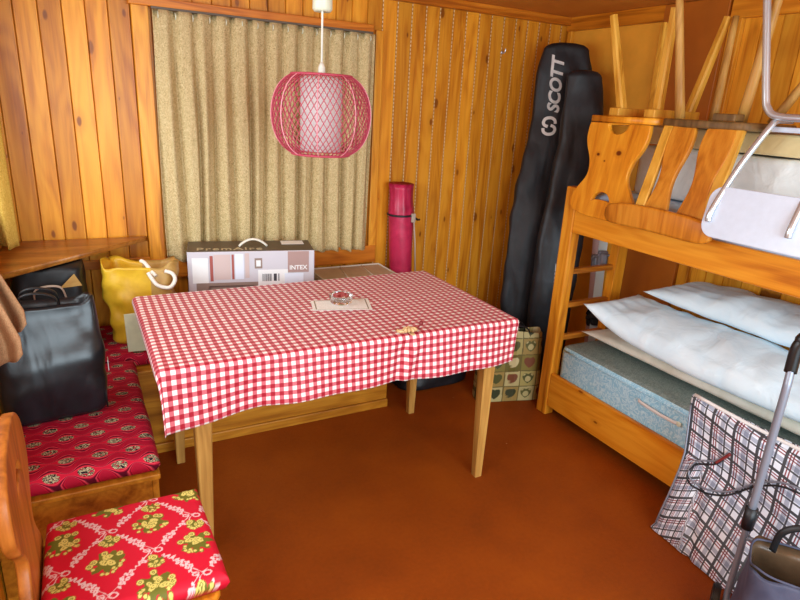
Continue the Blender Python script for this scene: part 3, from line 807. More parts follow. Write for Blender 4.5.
for y in (-1.62, -1.85): bm = bmesh.new(); box(bm, -.17, .16, y-.025, y+.025, .37, .392, .003); obj('seat_batten', bm, MAT['stab_x'], ch)
for sx in (0, 1):
    for y, s in ((-1.62, 1), (-1.85, -1)):
        bm = bmesh.new(); x = -.15 if not sx else .12
        bar(bm, (x, y, .37), (x+(.05 if sx else -.05), y+.04*s, 0), .036, .036, .026, .026, bev=.25); obj('leg', bm, MAT['oak'], ch)

def floral(x, y):
    RED, YEL, OLI, PNK, DY = C(214, 20, 50), C(228, 214, 116), C(112, 112, 36), C(236, 204, 204), C(132, 124, 44)
    A, B = .200, .215
    col = RED
    best = None
    for ox, oy in ((0, 0), (A/2, B/2)):
        i = round((x-ox)/A); j = round((y-oy)/B); dx, dy = x-ox-i*A, y-oy-j*B
        m = abs(dx)/(A/2)+abs(dy)/(B/2)
        if best is None or m < best[0]: best = (m, dx, dy, i*7+j*13+(3 if ox else 0))
    m, dx, dy, sd = best
    # ribbon festoons along the diamond edges
    wob = .06*math.sin(dx*90+dy*30)+.035*math.sin(dy*170)
    e = abs(m-1+wob+.02)
    along = (abs(dx)/(A/2)-abs(dy)/(B/2))
    if abs(along) < .62:
        if e < .068+.036*math.sin(along*34): col = PNK
        if e < .03 and math.sin(along*61) > .72: col = RED
    elif e < .018: col = PNK
    # ribbon bows where the edges cross
    for px, py in ((A/2, 0), (-A/2, 0), (0, B/2), (0, -B/2)):
        r = math.hypot(dx-px-.012, (dy-py)*1.2); r2 = math.hypot(dx-px+.014, (dy-py-.004)*1.4)
        if .0065 < r < .0105 or .005 < r2 < .0085: col = PNK
    def bouquet(bx, by, R, nb, sd, col):
        x, y = dx-bx, dy-by; r = math.hypot(x, y*1.05)
        rr = random.Random(sd)
        if r-R*.90-R*.24*math.sin(math.atan2(y, x)*7+sd)-R*.16*nz((x+sd, y, 0), 110.) < 0: col = OLI
        for k in range(nb):
            a = rr.uniform(0, 6.28); d = rr.uniform(.12, .52)*R if k else 0
            g = rr.uniform(0, 3.1); X2, Y2 = x-d*math.cos(a), y-d*math.sin(a); q0 = rr.uniform(.26, .40)*R
            q = math.hypot(X2*math.cos(g)+Y2*math.sin(g), (Y2*math.cos(g)-X2*math.sin(g))*1.7)
            if q < q0: col = YEL if (q < q0*.30 or q > q0*.42) and q < q0*.9 else DY
        for k in range(14):
            a = rr.uniform(3.3, 6.1) if k < 10 else rr.uniform(-.2, 3.3); d = rr.uniform(.8, 1.15)*R
            q = math.hypot(x-d*math.cos(a), y-d*math.sin(a)*.95); q0 = .0042 if k < 10 else .0075
            if q < q0: col = YEL if k < 10 or q > q0*.5 or q < q0*.25 else OLI
            elif q < q0+.0012: col = OLI
        return col
    col = bouquet(0, 0, .036, 6, sd, col)
    if math.hypot(dx-A*.02, dy-B*.33) < .03: col = bouquet(A*.02, B*.33, .017, 2, sd+2, col)
    return col
def floral_cushion():
    bm = bmesh.new(); lay = bm.verts.layers.float_color.new('pattern')
    x0, x1, y0, y1, z0, t = -.163, .222, -1.905, -1.528, .42, .048
    nx = ny = 200; cx, cy, hx, hy = (x0+x1)/2, (y0+y1)/2, (x1-x0)/2, (y1-y0)/2
    cr, sr = math.cos(.06), math.sin(.06)
    def mk(i, j, s):
        u, v = i/nx*2-1, j/ny*2-1
        # finer steps near the rim so the side wall carries the print
        e = min((1-abs(u))*hx, (1-abs(v))*hy); r = t*.5; k = min(1, e/r); h = math.sqrt(max(0, 1-(1-k)**2))
        x, y = cx+u*hx*(1-.02*v), cy+v*hy
        z = z0+t/2+s*(t/2*h)
        if s > 0: z += .010*(1-u*u)*(1-v*v)+.003*nz((x, y, 0), 11.)*h
        w = bm.verts.new(V(x, y, z))
        X, Y = x-cx, y-cy
        w[lay] = floral(X*cr-Y*sr+.052, X*sr+Y*cr+.045) if s > 0 else C(214, 20, 50)
        return w
    top = [[mk(i, j, 1) for j in range(ny+1)] for i in range(nx+1)]
    for i in range(nx):
        for j in range(ny):
            f = bm.faces.new((top[i][j], top[i+1][j], top[i+1][j+1], top[i][j+1])); f.smooth = True
    # plain underside
    st = 10
    rim = [top[i][0] for i in range(nx+1)]+[top[nx][j] for j in range(1, ny+1)]+[top[i][ny] for i in range(nx-1, -1, -1)]+[top[0][j] for j in range(ny-1, 0, -1)]
    low = []
    for v in rim:
        w = bm.verts.new(V(cx+(v.co.x-cx)*.95, cy+(v.co.y-cy)*.95, z0)); w[lay] = C(200, 18, 46); low.append(w)
    n = len(rim)
    for k in range(n): f = bm.faces.new((rim[k], rim[(k+1) % n], low[(k+1) % n], low[k])[::-1]); f.smooth = True
    bm.faces.new(low)
    return bm
free('seat_cushion', floral_cushion(), MAT['floral'], 'bright red floral print cushion on the wooden chair seat', 'cushion')

# ------------------------------------------------------------------ bags
def sack(bm, base, ex, w, d, h, prof=None, n=64, m=26, expo=5., wr=.010, seed=0., inner=.08, rimwave=.0, lean=(0, 0)):
    """soft open bag: superellipse rings from the base up, folded in at the rim"""
    ex = Vector(ex).normalized(); ey = V(-ex.y, ex.x, 0); base = Vector(base); rings = []
    def ring(t, inset=0., zoff=0.):
        sw, sd = prof(t) if prof else (1, 1); out = []
        for k in range(n):
            a = 2*PI*k/n; ca, sa = math.cos(a), math.sin(a)
            x = math.copysign(abs(ca)**(2/expo), ca)*(w/2*sw-inset); y = math.copysign(abs(sa)**(2/expo), sa)*(d/2*sd-inset)
            z = h*t+rimwave*t*t*(math.sin(a*2+seed)+.6*math.sin(a*5+seed*2))+zoff
            q = V(x, y, z); dn = wr*(nz((x, y, z), 7., seed)+.6*nz((x, y, z), 17., seed+3))*min(1, t*5+.15)
            q += V(ca*dn, sa*dn, 0)+V(lean[0]*t, lean[1]*t, 0)
            out.append(base+ex*q.x+ey*q.y+V(0, 0, max(q.z, 0.)))
        return out
    rings.append([base+(p-base)*.93 for p in ring(0)]); rings[0] = [V(p.x, p.y, base.z) for p in rings[0]]
    for i in range(1, m+1): rings.append(ring(i/m))
    if inner:
        for j in range(1, 5): rings.append(ring(1-inner*j/4*.999, .004+.004*j))
        rings.append([r+(base+V(lean[0], lean[1], 0)-V(r.x, r.y, 0)-V(0, 0, base.z))*V(1, 1, 0).length*0+V(0, 0, -.01) for r in rings[-1]])
    loft(bm, rings)
bb = thing('shopping_bag', (-.14, -.93, .475), 'large black tarpaulin shopping bag standing on the red bench cushion', 'bag')
bm = bmesh.new()
sack(bm, (-.136, -.925, .483), (1, .10, 0), .315, .20, .392, lambda t: (.96+.06*math.sin(t*PI)-.05*t, .90+.35*math.sin(min(1, t*1.1)*PI)-.45*t), wr=.010, seed=2.1, rimwave=.008, expo=6)
obj('bag_body', bm, MAT['blackbag'], bb)
for s, dy in ((0, -.03), (1, .03)):
    bm = bmesh.new(); tube(bm, smoothpath([(-.20, -.93+dy, .845), (-.195, -.94+dy, .90), (-.15, -.945+dy, .915), (-.10, -.935+dy, .895), (-.09, -.92+dy, .845)]), .007, 6, flat=.4)
    obj('handle', bm, MAT['suitcase'], bb)
bm = bmesh.new(); tube(bm, [V(.018, -1.005, .50+.36*t/8)+V(-.012*(t/8), .05*(t/8), 0) for t in range(9)], .003, 6); obj('piping', bm, MAT['suitcase'], bb)
bm = bmesh.new(); box(bm, .033, .0355, -.93, -.90, .60, .64, .0005); obj('care_label', bm, MAT['label_white'], bb)
hd = thing('holdall', (-.13, -.28, .47), 'dark holdall under the corner shelf behind the black shopping bag', 'bag')
bm = bmesh.new(); sack(bm, (-.14, -.27, .468), (1, 0, 0), .29, .36, .375, lambda t: (.97-.12*t**3, .97-.12*t**3), wr=.010, seed=5., inner=0, expo=7); obj('bag_body', bm, MAT['suitcase'], hd)
bm = bmesh.new(); tube(bm, smoothpath([(-.19, -.458, .72), (-.18, -.47, .78), (-.10, -.475, .785), (-.08, -.458, .72)]), .007, 8, flat=.5); obj('handle', bm, MAT['strap_grey'], hd)
bm = bmesh.new(); t = [V(-.075, -.455, .80), V(-.02, -.455, .805), V(-.035, -.452, .845)]
plate(bm, [(-.10, .775), (-.02, .78), (-.045, .83)], [], .004, Matrix(((1, 0, 0, 0), (0, 0, -1, -.462), (0, 1, 0, 0), (0, 0, 0, 1))), .001); obj('tag_flap', bm, MAT['tanbag'], hd)
yb = thing('carrier_bag', (.19, -.30, .47), 'yellow carrier bag with white rope handles on the corner of the bench', 'bag')
bm = bmesh.new()
sack(bm, (.212, -.29, .468), (1, -.22, 0), .285, .22, .352, lambda t: (.92+.10*t, .95-.15*t), wr=.036, seed=8.3, rimwave=.012, expo=4.5, inner=.22); 
for f in bm.faces: f.material_index = 1 if f.calc_center_median().x > .225 and f.calc_center_median().z > .60 else 0
obj('bag_body', bm, [MAT['yellowbag'], MAT['tanbag']], yb)
for pts in ([(.232, -.415, .800), (.242, -.425, .778), (.265, -.435, .745), (.310, -.445, .735), (.335, -.435, .762), (.328, -.425, .79), (.30, -.41, .800)],
            [(.215, -.31, .826), (.228, -.33, .822), (.245, -.37, .80), (.262, -.40, .778)]):
    bm = bmesh.new(); tube(bm, smoothpath(pts), .0085, 8); obj('rope_handle', bm, MAT['rope'], yb)
bm = bmesh.new(); plate(bm, [(-.055, 0), (.055, 0), (.05, .17), (-.06, .165)], [], .010, frame(V(.178, -.475, .47), (1, -.1, 0), y=(0, .14, 1)), .003)
free('folded_paper', bm, MAT['greenpaper'], 'pale folded paper between the yellow bag and the table', 'paper')

# patchwork heart bag
def hearts_bag():
    bm = bmesh.new(); lay = bm.verts.layers.float_color.new('pattern')
    w, h, d = .36, .40, .13; c = V(2.02, -.70, .002); ex = V(.955, -.29, 0).normalized(); ey = V(-ex.y, ex.x, 0)
    cells = [C(172, 156, 92), C(132, 118, 56), C(186, 172, 118), C(108, 96, 44), C(158, 132, 72)]
    inks = [C(84, 84, 44), C(120, 70, 44), C(206, 190, 140), C(96, 92, 48), C(60, 64, 40)]
    S = .092
    def col(x, z):
        i, j = math.floor((x+.5)/S), math.floor(z/S); fx, fz = (x+.5)/S-i-.5, z/S-j-.5
        r = random.Random(i*31+j*17); cc = r.choice(cells); ik = r.choice(inks)
        X, Y = fx/.30, (fz+.03)/.30
        hh = (X*X+Y*Y-1)**3-X*X*Y**3
        if hh < 0: return ik if r.random() < .8 or hh > -.25 else cells[2]
        if abs(fx) > .47 or abs(fz) > .47: return C(104, 92, 50)
        return cc
    n, m = 320, 130
    rows = []
    den = [(math.copysign(abs(math.cos(a))**(1/3), math.cos(a))*w/2, math.copysign(abs(math.sin(a))**(1/3), math.sin(a))*d/2) for a in (2*PI*k/6000 for k in range(6001))]
    L = [0.]
    for p, q in zip(den, den[1:]): L.append(L[-1]+math.hypot(q[0]-p[0], q[1]-p[1]))
    ring = []; i0 = 0
    for k in range(n):
        while L[i0+1] < L[-1]*k/n: i0 += 1
        ring.append(den[i0])
    for i in range(m+1):
        t = i/m; row = []
        for k in range(n):
            x, y = ring[k]; a = math.atan2(y/d, x/w); ca, sa = math.cos(a), math.sin(a)
            x *= 1-.05*t; y *= 1-.45*t+.25*math.sin(t*PI)
            z = h*t+.008*math.sin(a*3)*t
            dn = .006*nz((x, y, z), 9., 4.)
            v = bm.verts.new(c+ex*(x+ca*dn)+ey*(y+sa*dn)+V(0, 0, z)); v[lay] = col(x if sa < 0 else x+.3, z); row.append(v)
        rows.append(row)
    for A, B in zip(rows, rows[1:]):
        for k in range(n): f = bm.faces.new((A[k], A[(k+1) % n], B[(k+1) % n], B[k])); f.smooth = True
    bm.faces.new(rows[0][::-1])
    low = [bm.verts.new(V(v.co.x, v.co.y, v.co.z-.10)+(c-V(v.co.x, v.co.y, 0)).normalized()*.012*0) for v in rows[-1]]
    for v in low: v[lay] = C(70, 62, 36); v.co += (V(c.x, c.y, v.co.z)-v.co)*.06
    for k in range(n): bm.faces.new((rows[-1][k], rows[-1][(k+1) % n], low[(k+1) % n], low[k]))
    bm.faces.new(low)
    return bm, c, ex, ey
hb, hc, hx, hy = hearts_bag()
hbt = thing('tote_bag', hc, 'olive patchwork tote bag with heart squares on the floor by the bed post', 'bag')
obj('bag_body', hb, MAT['hearts'], hbt)
for s in (-1, 1):
    bm = bmesh.new(); tube(bm, smoothpath([hc+hx*a+hy*(.035*s)+V(0, 0, z) for a, z in ((-.09, .34), (-.085, .40), (-.04, .435), (.03, .44), (.08, .415), (.10, .35))]), .009, 8, flat=.45)
    obj('handle', bm, MAT['black_plastic'], hbt)
fb = bmesh.new(); sack(fb, (1.72, -.34, .001), (1, 0, 0), .44, .26, .17, lambda t: (1-.12*t*t, 1-.25*t*t), wr=.018, seed=11., inner=0, expo=4)
free('floor_bag', fb, MAT['nylon'], 'low black bag lying on the floor in the shade behind the table', 'bag')

# ski bags
def skibag(centers, widths, depths, seed, zs, wv, nv):
    bm = bmesh.new(); cs = smoothpath(centers, 10); m = len(cs); rings = []
    def lerp(L, t):
        x = t*(len(L)-1); i = min(int(x), len(L)-2); f = x-i; f = f*f*(3-2*f); return L[i]*(1-f)+L[i+1]*f
    for i, c in enumerate(cs):
        t = i/(m-1); w, d = lerp(widths, t), lerp(depths, t); r = []
        for k in range(44):
            a = 2*PI*k/44; ca, sa = math.cos(a), math.sin(a)
            x = math.copysign(abs(ca)**(2/3.2), ca)*w/2; y = math.copysign(abs(sa)**(2/3.2), sa)*d/2
            p = c+wv*x+nv*y
            q = (p.x, p.y, p.z*.55); dn = .016*nz((p.x, p.y, p.z*.3), 9., seed)+.011*nz((p.x*1.5+p.z*.6, p.y, p.z*.6-p.x), 9., seed+2)
            r.append(p+(wv*ca+nv*sa)*dn)
        rings.append(r)
    # rounded ends
    c0 = cs[0]; top = [[c0+(p-c0)*f+V(0, 0, z) for p in rings[0]] for f, z in ((.35, .034), (.72, .026), (.92, .012))]
    loft(bm, top+rings); return bm
wv = V(.88, -.475, 0); nv = V(-.475, -.88, 0)
sb1 = thing('ski_bag', (2.44, -.30, 0), 'taller black ski bag with white logo lettering leaning in the corner', 'ski bag', 'ski bags standing in the corner')
B1 = skibag([V(2.550, -.262, 1.890), V(2.542, -.27, 1.72), V(2.545, -.28, 1.50), V(2.485, -.30, 1.22), V(2.43, -.33, .85), V(2.395, -.36, .45), V(2.385, -.38, .03)],
            [.26, .32, .34, .34, .34, .32, .26], [.05, .07, .08, .085, .09, .09, .07], 1., None, wv, nv)
bv1 = bvh_of(B1)
obj('bag_body', B1, MAT['nylon'], sb1)
def ctr(z): return V(2.545, -.28, z) if z > 1.5 else V(2.545-.06*(1.5-z)/.28, -.28-.02*(1.5-z)/.28, z)
up = V(-.015, .0, 1).normalized()
bm = bmesh.new()
tx = frame(V(2.497, -.26, 1.690), up, y=-wv)       # reads upwards
text(bm, 'SCOTT', .094, tx, bold=.0036, shear=.25, onto=bv1, d=-nv, gap=.002, spacing=.98)
obj('lettering', bm, MAT['logo_white'], sb1)
bm = bmesh.new()                                   # ring emblem of two hooked halves
for s in (1, -1):
    pts = [(.034*s, .014*s), (.030*s, .034*s), (.008*s, .046*s), (-.022*s, .040*s), (-.034*s, .020*s), (-.028*s, .004*s), (-.008*s, -.004*s)]
    P2 = smoothpath([V(*p, 0) for p in pts], 4); t = bmesh.new()
    wd = .0085; L = []; Rr = []
    for i, p in enumerate(P2):
        d = (P2[min(i+1, len(P2)-1)]-P2[max(i-1, 0)]).normalized(); nn = V(-d.y, d.x, 0); L.append(t.verts.new(p+nn*wd)); Rr.append(t.verts.new(p-nn*wd))
    for i in range(len(P2)-1): t.faces.new((L[i], L[i+1], Rr[i+1], Rr[i]))
    bmesh.ops.transform(t, matrix=frame(V(2.474, -.27, 1.468), wv, y=up), verts=t.verts); project(t, bv1, -nv, .002); merge(bm, t)
obj('emblem', bm, MAT['logo_white'], sb1)
sb2 = thing('ski_bag', (2.50, -.50, 0), 'shorter charcoal ski bag standing in front of the logo bag', 'ski bag', 'ski bags standing in the corner')
B2 = skibag([V(2.548, -.43, 1.742), V(2.555, -.445, 1.60), V(2.545, -.465, 1.40), V(2.515, -.485, 1.15), V(2.465, -.515, .85), V(2.42, -.54, .45), V(2.41, -.56, .03)],
            [.20, .225, .23, .25, .26, .25, .20], [.06, .08, .085, .09, .09, .09, .07], 6., None, wv, nv)
bv2 = bvh_of(B2)
obj('bag_body', B2, MAT['nylon2'], sb2)
bm = bmesh.new(); text(bm, 'SCOTT', .036, frame(V(2.432, -.54, .655), up, y=-wv), bold=.0006, onto=bv2, d=-nv, gap=.002)
obj('lettering', bm, MAT['logo_white'], sb2)

# skis behind the bunk ladder
def ski(name, foot, tip, label, mat, bind):
    t = thing(name, foot, label, 'ski', 'skis behind the bunk ladder'); foot, tip = Vector(foot), Vector(tip); ax = (tip-foot).normalized()
    side = V(.80, -.6, 0); side = (side-ax*side.dot(ax)).normalized(); nn = ax.cross(side)
    if nn.y > 0: nn = -nn
    bm = bmesh.new(); Ls = (tip-foot).length; rings = []
    for i in range(29):
        s = i/28; w = .046+.010*(2*abs(s-.5))**2; w *= min(1, max(.25, (1-s)*14))
        c = foot+ax*(Ls*s)+nn*(.05*max(0, (s-.9)/.1)**2); th = .012
        rings.append([c+side*w/2*a+nn*th/2*b for a, b in ((1, 1), (-1, 1), (-1, -1), (1, -1))])
    loft(bm, rings, smooth=False)
    for f in bm.faces:
        if abs(f.normal.dot(side)) > .8: f.material_index = 1
    obj('ski_blade', bm, [mat, MAT['ink']], t)
    c = foot+ax*bind
    m = Matrix.Identity(4)
    for i in range(3): m[i][0] = side[i]; m[i][1] = ax[i]; m[i][2] = nn[i]; m[i][3] = c[i]
    bm = bmesh.new(); box(bm, -.028, .028, -.05, .05, .006, .045, .012, mx=m, seg=3); box(bm, -.02, .02, -.03, .04, .04, .075, .012, mx=m, seg=3); box(bm, -.034, .034, .02, .035, .045, .06, .005, mx=m)
    obj('binding_heel', bm, MAT['steel'], t)
    m2 = m.copy(); c2 = foot+ax*(bind-.34)
    for i in range(3): m2[i][3] = c2[i]
    bm = bmesh.new(); box(bm, -.03, .03, -.05, .05, .006, .05, .014, mx=m2, seg=3); box(bm, -.038, .038, -.01, .02, .03, .065, .01, mx=m2, seg=3); tube(bm, [m2 @ V(-.035, .03, .05), m2 @ V(-.02, .07, .07), m2 @ V(.02, .07, .07), m2 @ V(.035, .03, .05)], .006, 6)
    obj('binding_toe', bm, MAT['rubber'], t)
MAT['ski_white'] = plain('ski_white', C(206, 218, 216), .3); MAT['ski_red'] = plain('ski_rose', C(196, 150, 140), .35)
ski('ski', (2.60, -.765, .003), (2.655, -.62, 1.42), 'white ski with grey binding standing behind the bunk ladder', MAT['ski_white'], .76)
ski('ski', (2.712, -.64, .003), (2.732, -.48, 1.38), 'rose ski against the wall behind the white ski', MAT['ski_red'], .70)

# ------------------------------------------------------------------ bunk bed
BX0, BX1, BY0, BY1 = 2.093, 2.745, -2.85, -.887
bk = thing('bunk_bed', ((BX0+BX1)/2, (BY0+BY1)/2, 0), 'orange pine bunk bed built against the side wall', 'bed')
for x in (BX0,):
    for y in (BY1-.072, BY0):
        bm = bmesh.new(); box(bm, x, x+.058, y, y+.072, 0, 1.21 if x == BX0 else 1.10, .006); obj('post', bm, MAT['bed_z'], bk)
for x in (BX0+.002, BX1-.03):
    bm = bmesh.new(); box(bm, x, x+.026, BY0+.072, BY1-.072, .995, 1.118, .006); obj('upper_rail', bm, MAT['bed_y'], bk)
    bm = bmesh.new(); box(bm, x, x+.026, BY0+.072, BY1-.072, .057, .245, .006); obj('lower_rail', bm, MAT['bed_y'], bk)
for y in (BY1-.05, BY0+.025):
    bm = bmesh.new(); box(bm, BX0+.058, BX1-.058, y, y+.025, .995, 1.118, .004); obj('end_board', bm, MAT['bed_x'], bk)
    bm = bmesh.new(); box(bm, BX0+.058, BX1-.058, y, y+.025, .057, .245, .004); obj('end_board', bm, MAT['bed_x'], bk)
bm = bmesh.new(); box(bm, 2.452, 2.525, BY1-.062, BY1-.008, .245, .995, .004); obj('ladder_stile', bm, MAT['bed_z'], bk)
for z in (.425, .605, .785):
    bm = bmesh.new(); box(bm, BX0+.056, 2.455, BY1-.05, BY1-.018, z-.014, z+.014, .006); obj('rung', bm, MAT['bed_x'], bk)
for z in (1.0, .075):
    bm = bmesh.new()
    for y in (BY0+.12, BY1-.16): box(bm, BX0+.03, BX1-.032, y, y+.07, z, z+.016, .002)
    for k in range(6): x = BX0+.05+k*.095; box(bm, x, x+.06, BY0+.09, BY1-.09, z+.012, z+.020, .001)
    obj('slat_base', bm, MAT['bed_x'], bk)

def softblock(x0, x1, y0, y1, z0, z1, r=.03, seed=0., wr=.004, res=.03):
    t = bmesh.new(); bmesh.ops.create_cube(t, size=1.)
    for v in t.verts: v.co = V((x0+x1)/2+v.co.x*(x1-x0), (y0+y1)/2+v.co.y*(y1-y0), (z0+z1)/2+v.co.z*(z1-z0))
    bmesh.ops.bevel(t, geom=t.edges[:], offset=r, segments=4, affect='EDGES', profile=.5)
    es = [e for e in t.edges if e.calc_length() > .08]
    bmesh.ops.subdivide_edges(t, edges=es, cuts=14, use_grid_fill=True)
    for v in t.verts: v.co += V(nz(v.co, 6., seed), nz(v.co, 6., seed+5), nz(v.co, 6., seed+9))*wr
    for f in t.faces: f.smooth = True
    return t
mt = thing('mattress', (2.43, -1.85, .092), 'blue damask mattress in the lower bunk', 'mattress')
bm = softblock(2.128, 2.705, -2.74, -.970, .100, .41, .035, 2., .004)
for f in bm.faces: f.material_index = 1 if f.normal.z > .75 else 0
obj('mattress_body', bm, [MAT['damask'], MAT['damask_top']], mt)
bm = bmesh.new()
for z in (.385, .125): tube(bm, [V(2.126, -2.7+k*.1, z) for k in range(18)], .005, 6)
obj('edge_piping', bm, MAT['damask'], mt)
bm = bmesh.new(); tube(bm, smoothpath([(2.120, -1.49, .345), (2.108, -1.51, .345), (2.104, -1.60, .340), (2.108, -1.685, .338), (2.120, -1.70, .338)]), .008, 8, flat=.4)
obj('carry_handle', bm, MAT['logo_white'], mt)
hnd = bpy.data.objects['carry_handle']
bm = bmesh.new(); t = bmesh.new(); bmesh.ops.create_uvsphere(t, u_segments=12, v_segments=8, radius=.012); merge(bm, t, Matrix.Translation((2.112, -1.705, .338)) @ Matrix.Diagonal((.4, 1, 1, 1))); obj('handle_button', bm, MAT['white_plastic'], hnd)

def pillow(c, ex, ey, w, l, t, seed, wr=.02, flat=.0, droop=None):
    """cushion of size w (ex) by l (ey), pointed corners, creased"""
    ex = Vector(ex).normalized(); ey = Vector(ey); ey = (ey-ex*ey.dot(ex)).normalized(); ez = ex.cross(ey); c = Vector(c)
    if ez.z < 0: ez = -ez
    bm = bmesh.new(); nx, ny = 56, 72
    def pos(i, j, s):
        u, v = i/nx*2-1, j/ny*2-1
        k = (1-abs(u)**2.6)*(1-abs(v)**2.6)
        h = max(0., k)**.5*t/2
        pin = 1-.07*(1-abs(v)**2)*(abs(u)**2); pin2 = 1-.06*(1-abs(u)**2)*(abs(v)**2)
        p = c+ex*(u*w/2*pin)+ey*(v*l/2*pin2)
        rad = min(1, k*3)
        edge = (1-min(1, k*1.2))
        cr = wr*(nz(p, 5.5, seed)+.5*nz(p, 13., seed+2)+.25*edge*math.sin((u*3-v*2)*7+4*nz(p, 5., seed)))*(.25+.75*rad)
        p = p+ez*(s*h*(.75 if s < 0 else 1.)+cr*(1 if s > 0 else .3)*min(1, k*4))
        if droop: p = p+droop(u, v)
        return p
    top = [[bm.verts.new(pos(i, j, 1)) for j in range(ny+1)] for i in range(nx+1)]
    bot = [[top[i][j] if i in (0, nx) or j in (0, ny) else bm.verts.new(pos(i, j, -1)) for j in range(ny+1)] for i in range(nx+1)]
    for G, fl in ((top, 0), (bot, 1)):
        for i in range(nx):
            for j in range(ny):
                q = [G[i][j], G[i+1][j], G[i+1][j+1], G[i][j+1]]
                f = bm.faces.new(q[::-1] if fl else q); f.smooth = True
    return bm
free('folded_duvet', pillow((2.475, -1.67, .464), (1, 0, .0), (0, 1, 0), .44, 1.40, .105, 3., .008), MAT['pillow_cream'], 'cream folded duvet lying flat on the mattress beneath the white pillows', 'duvet')
free('pillow', pillow((2.385, -1.70, .592), (1, .02, .02), (0, 1, .012), .40, 1.34, .18, 7., .016, droop=lambda u, v: V(0, 0, .05*max(0, (v-.55)/.45)**2-.045*max(0, -u)*(1-v*v))), MAT['pillow'], 'long white pillow in front, on the cream duvet', 'pillow', 'white pillows on the lower bunk')
free('pillow', pillow((2.602, -1.83, .742), (1., .02, .03), (0, 1, -.012), .345, 1.32, .165, 12., .016), MAT['pillow'], 'white pillow at the back, leaning on the wall boards', 'pillow', 'white pillows on the lower bunk')

# upper bunk bedding
bm = softblock(2.130, 2.705, -2.74, -.975, 1.026, 1.20, .03, 4., .004); free('mattress', bm, MAT['sheet_blue'], 'pale blue sheeted mattress in the upper bunk', 'mattress')
bm = softblock(2.30, 2.74, -2.6, -1.10, 1.205, 1.425, .025, 6., .006)
for v in bm.verts:
    if v.co.x < 2.33: v.co.x += .010*abs(math.sin(v.co.y*14))-.006
free('quilted_mattress', bm, MAT['quilt'], 'white quilted folding mattress laid on the upper bunk', 'mattress')
bm = softblock(2.29, 2.745, -2.6, -1.08, 1.432, 1.512, .012, 8., .003); free('foam_slab', bm, MAT['foam'], 'cream foam slab under the upturned chairs', 'foam slab')

# ------------------------------------------------------------------ upturned chairs on the upper bunk
ca = thing('wooden_chair', (2.32, -1.13, 1.515), 'upturned orange pine chair with carved plank back hanging over the bunk rail', 'chair', 'upturned chairs on the upper bunk')
bm = bmesh.new(); plate(bm, [(2.118, -1.302), (2.118, -.958), (2.47, -.975), (2.47, -1.285)], [], .028, Matrix.Translation((0, 0, 1.529)), .004); obj('seat', bm, MAT['stabelle'], ca)
bm = bmesh.new()
plate(bm, stabelle_outline(1., .985), [lens((0, .345), .052, .045, -1), [(.055*math.cos(PI*k/12), .006+.040*math.sin(PI*k/12)) for k in range(13)]], .024, frame(V(2.122, -1.13, 1.512), (0, -1, 0), y=(-.125, 0, -1)), .004)
obj('backrest', bm, MAT['stabelle'], ca)
for y in (-1.052, -1.245):
    bm = bmesh.new(); box(bm, 2.15, 2.44, y-.028, y+.028, 1.543, 1.578, .004); obj('seat_batten', bm, MAT['stableg'], ca)
for x0, x1 in ((2.20, 2.14), (2.40, 2.47)):
    for y0, y1 in ((-1.052, -.975), (-1.245, -1.29)):
        bm = bmesh.new(); bar(bm, (x0, y0, 1.57), (x1, y1, 1.96), .040, .040, .028, .028, bev=.2); obj('leg', bm, MAT['stableg'], ca)

cb = thing('wooden_chair', (2.34, -1.51, 1.515), 'upturned brown oak chair with two wavy back slats and curved crest rail', 'chair', 'upturned chairs on the upper bunk')
bm = bmesh.new()
so = smoothpath([(2.135, -1.335, 0), (2.115, -1.42, 0), (2.108, -1.52, 0), (2.118, -1.62, 0), (2.14, -1.70, 0), (2.30, -1.715, 0), (2.46, -1.68, 0), (2.48, -1.51, 0), (2.46, -1.36, 0), (2.30, -1.325, 0), (2.135, -1.335, 0)], 4)[:-1]
plate(bm, [(p.x, p.y) for p in so], [], .030, Matrix.Translation((0, 0, 1.530)), .006); obj('seat', bm, MAT['oak_dark'], cb)
bm = bmesh.new(); box(bm, 2.112, 2.17, -1.655, -1.565, 1.546, 1.572, .004); obj('seat_block', bm, MAT['oak_dark'], cb)
def slat(y0, y1, w, z0, z1, x0, x1, name, mat=None, wave=.012):
    bm = bmesh.new(); L, R = [], []
    for i in range(25):
        t = i/24; hw = w/2+wave*math.sin(t*2*PI*1.15+.4)
        L.append((hw, t)); R.append((-hw, t))
    H = math.sqrt((z1-z0)**2+(x1-x0)**2+(y1-y0)**2)
    pl = [(a, t*H) for a, t in L]+[(a, t*H) for a, t in R[::-1]]
    plate(bm, pl, [], .02, frame(V(x0, y0, z0), (0, -1, 0), y=V(x1-x0, y1-y0, z1-z0)), .004); obj(name, bm, mat or MAT['oak'], cb)
slat(-1.452, -1.435, .092, 1.516, 1.165, 2.128, 2.036, 'back_slat'); slat(-1.612, -1.625, .105, 1.516, 1.165, 2.124, 2.036, 'back_slat')
slat(-1.378, -1.275, .045, 1.516, 1.16, 2.128, 2.030, 'back_stile', MAT['stableg'], 0.); slat(-1.675, -1.715, .045, 1.516, 1.16, 2.128, 2.036, 'back_stile', MAT['stableg'], 0.)
bm = bmesh.new(); rings = []
for i in range(25):
    t = i/24*2-1; y = -1.480-.252*t; x = 2.012-.012*(1-t*t); hz = .046*(1-.35*abs(t)**6); zc = 1.160+.012*(1-t*t)-.012
    e = 1 if abs(t) < .97 else .6
    rings.append([V(x+dx*.014*e, y, zc+dz*hz*e) for dx, dz in ((-1, -.8), (-.8, -1), (.8, -1), (1, -.8), (1, .8), (.8, 1), (-.8, 1), (-1, .8))])
loft(bm, rings); obj('crest_rail', bm, MAT['oak'], cb)
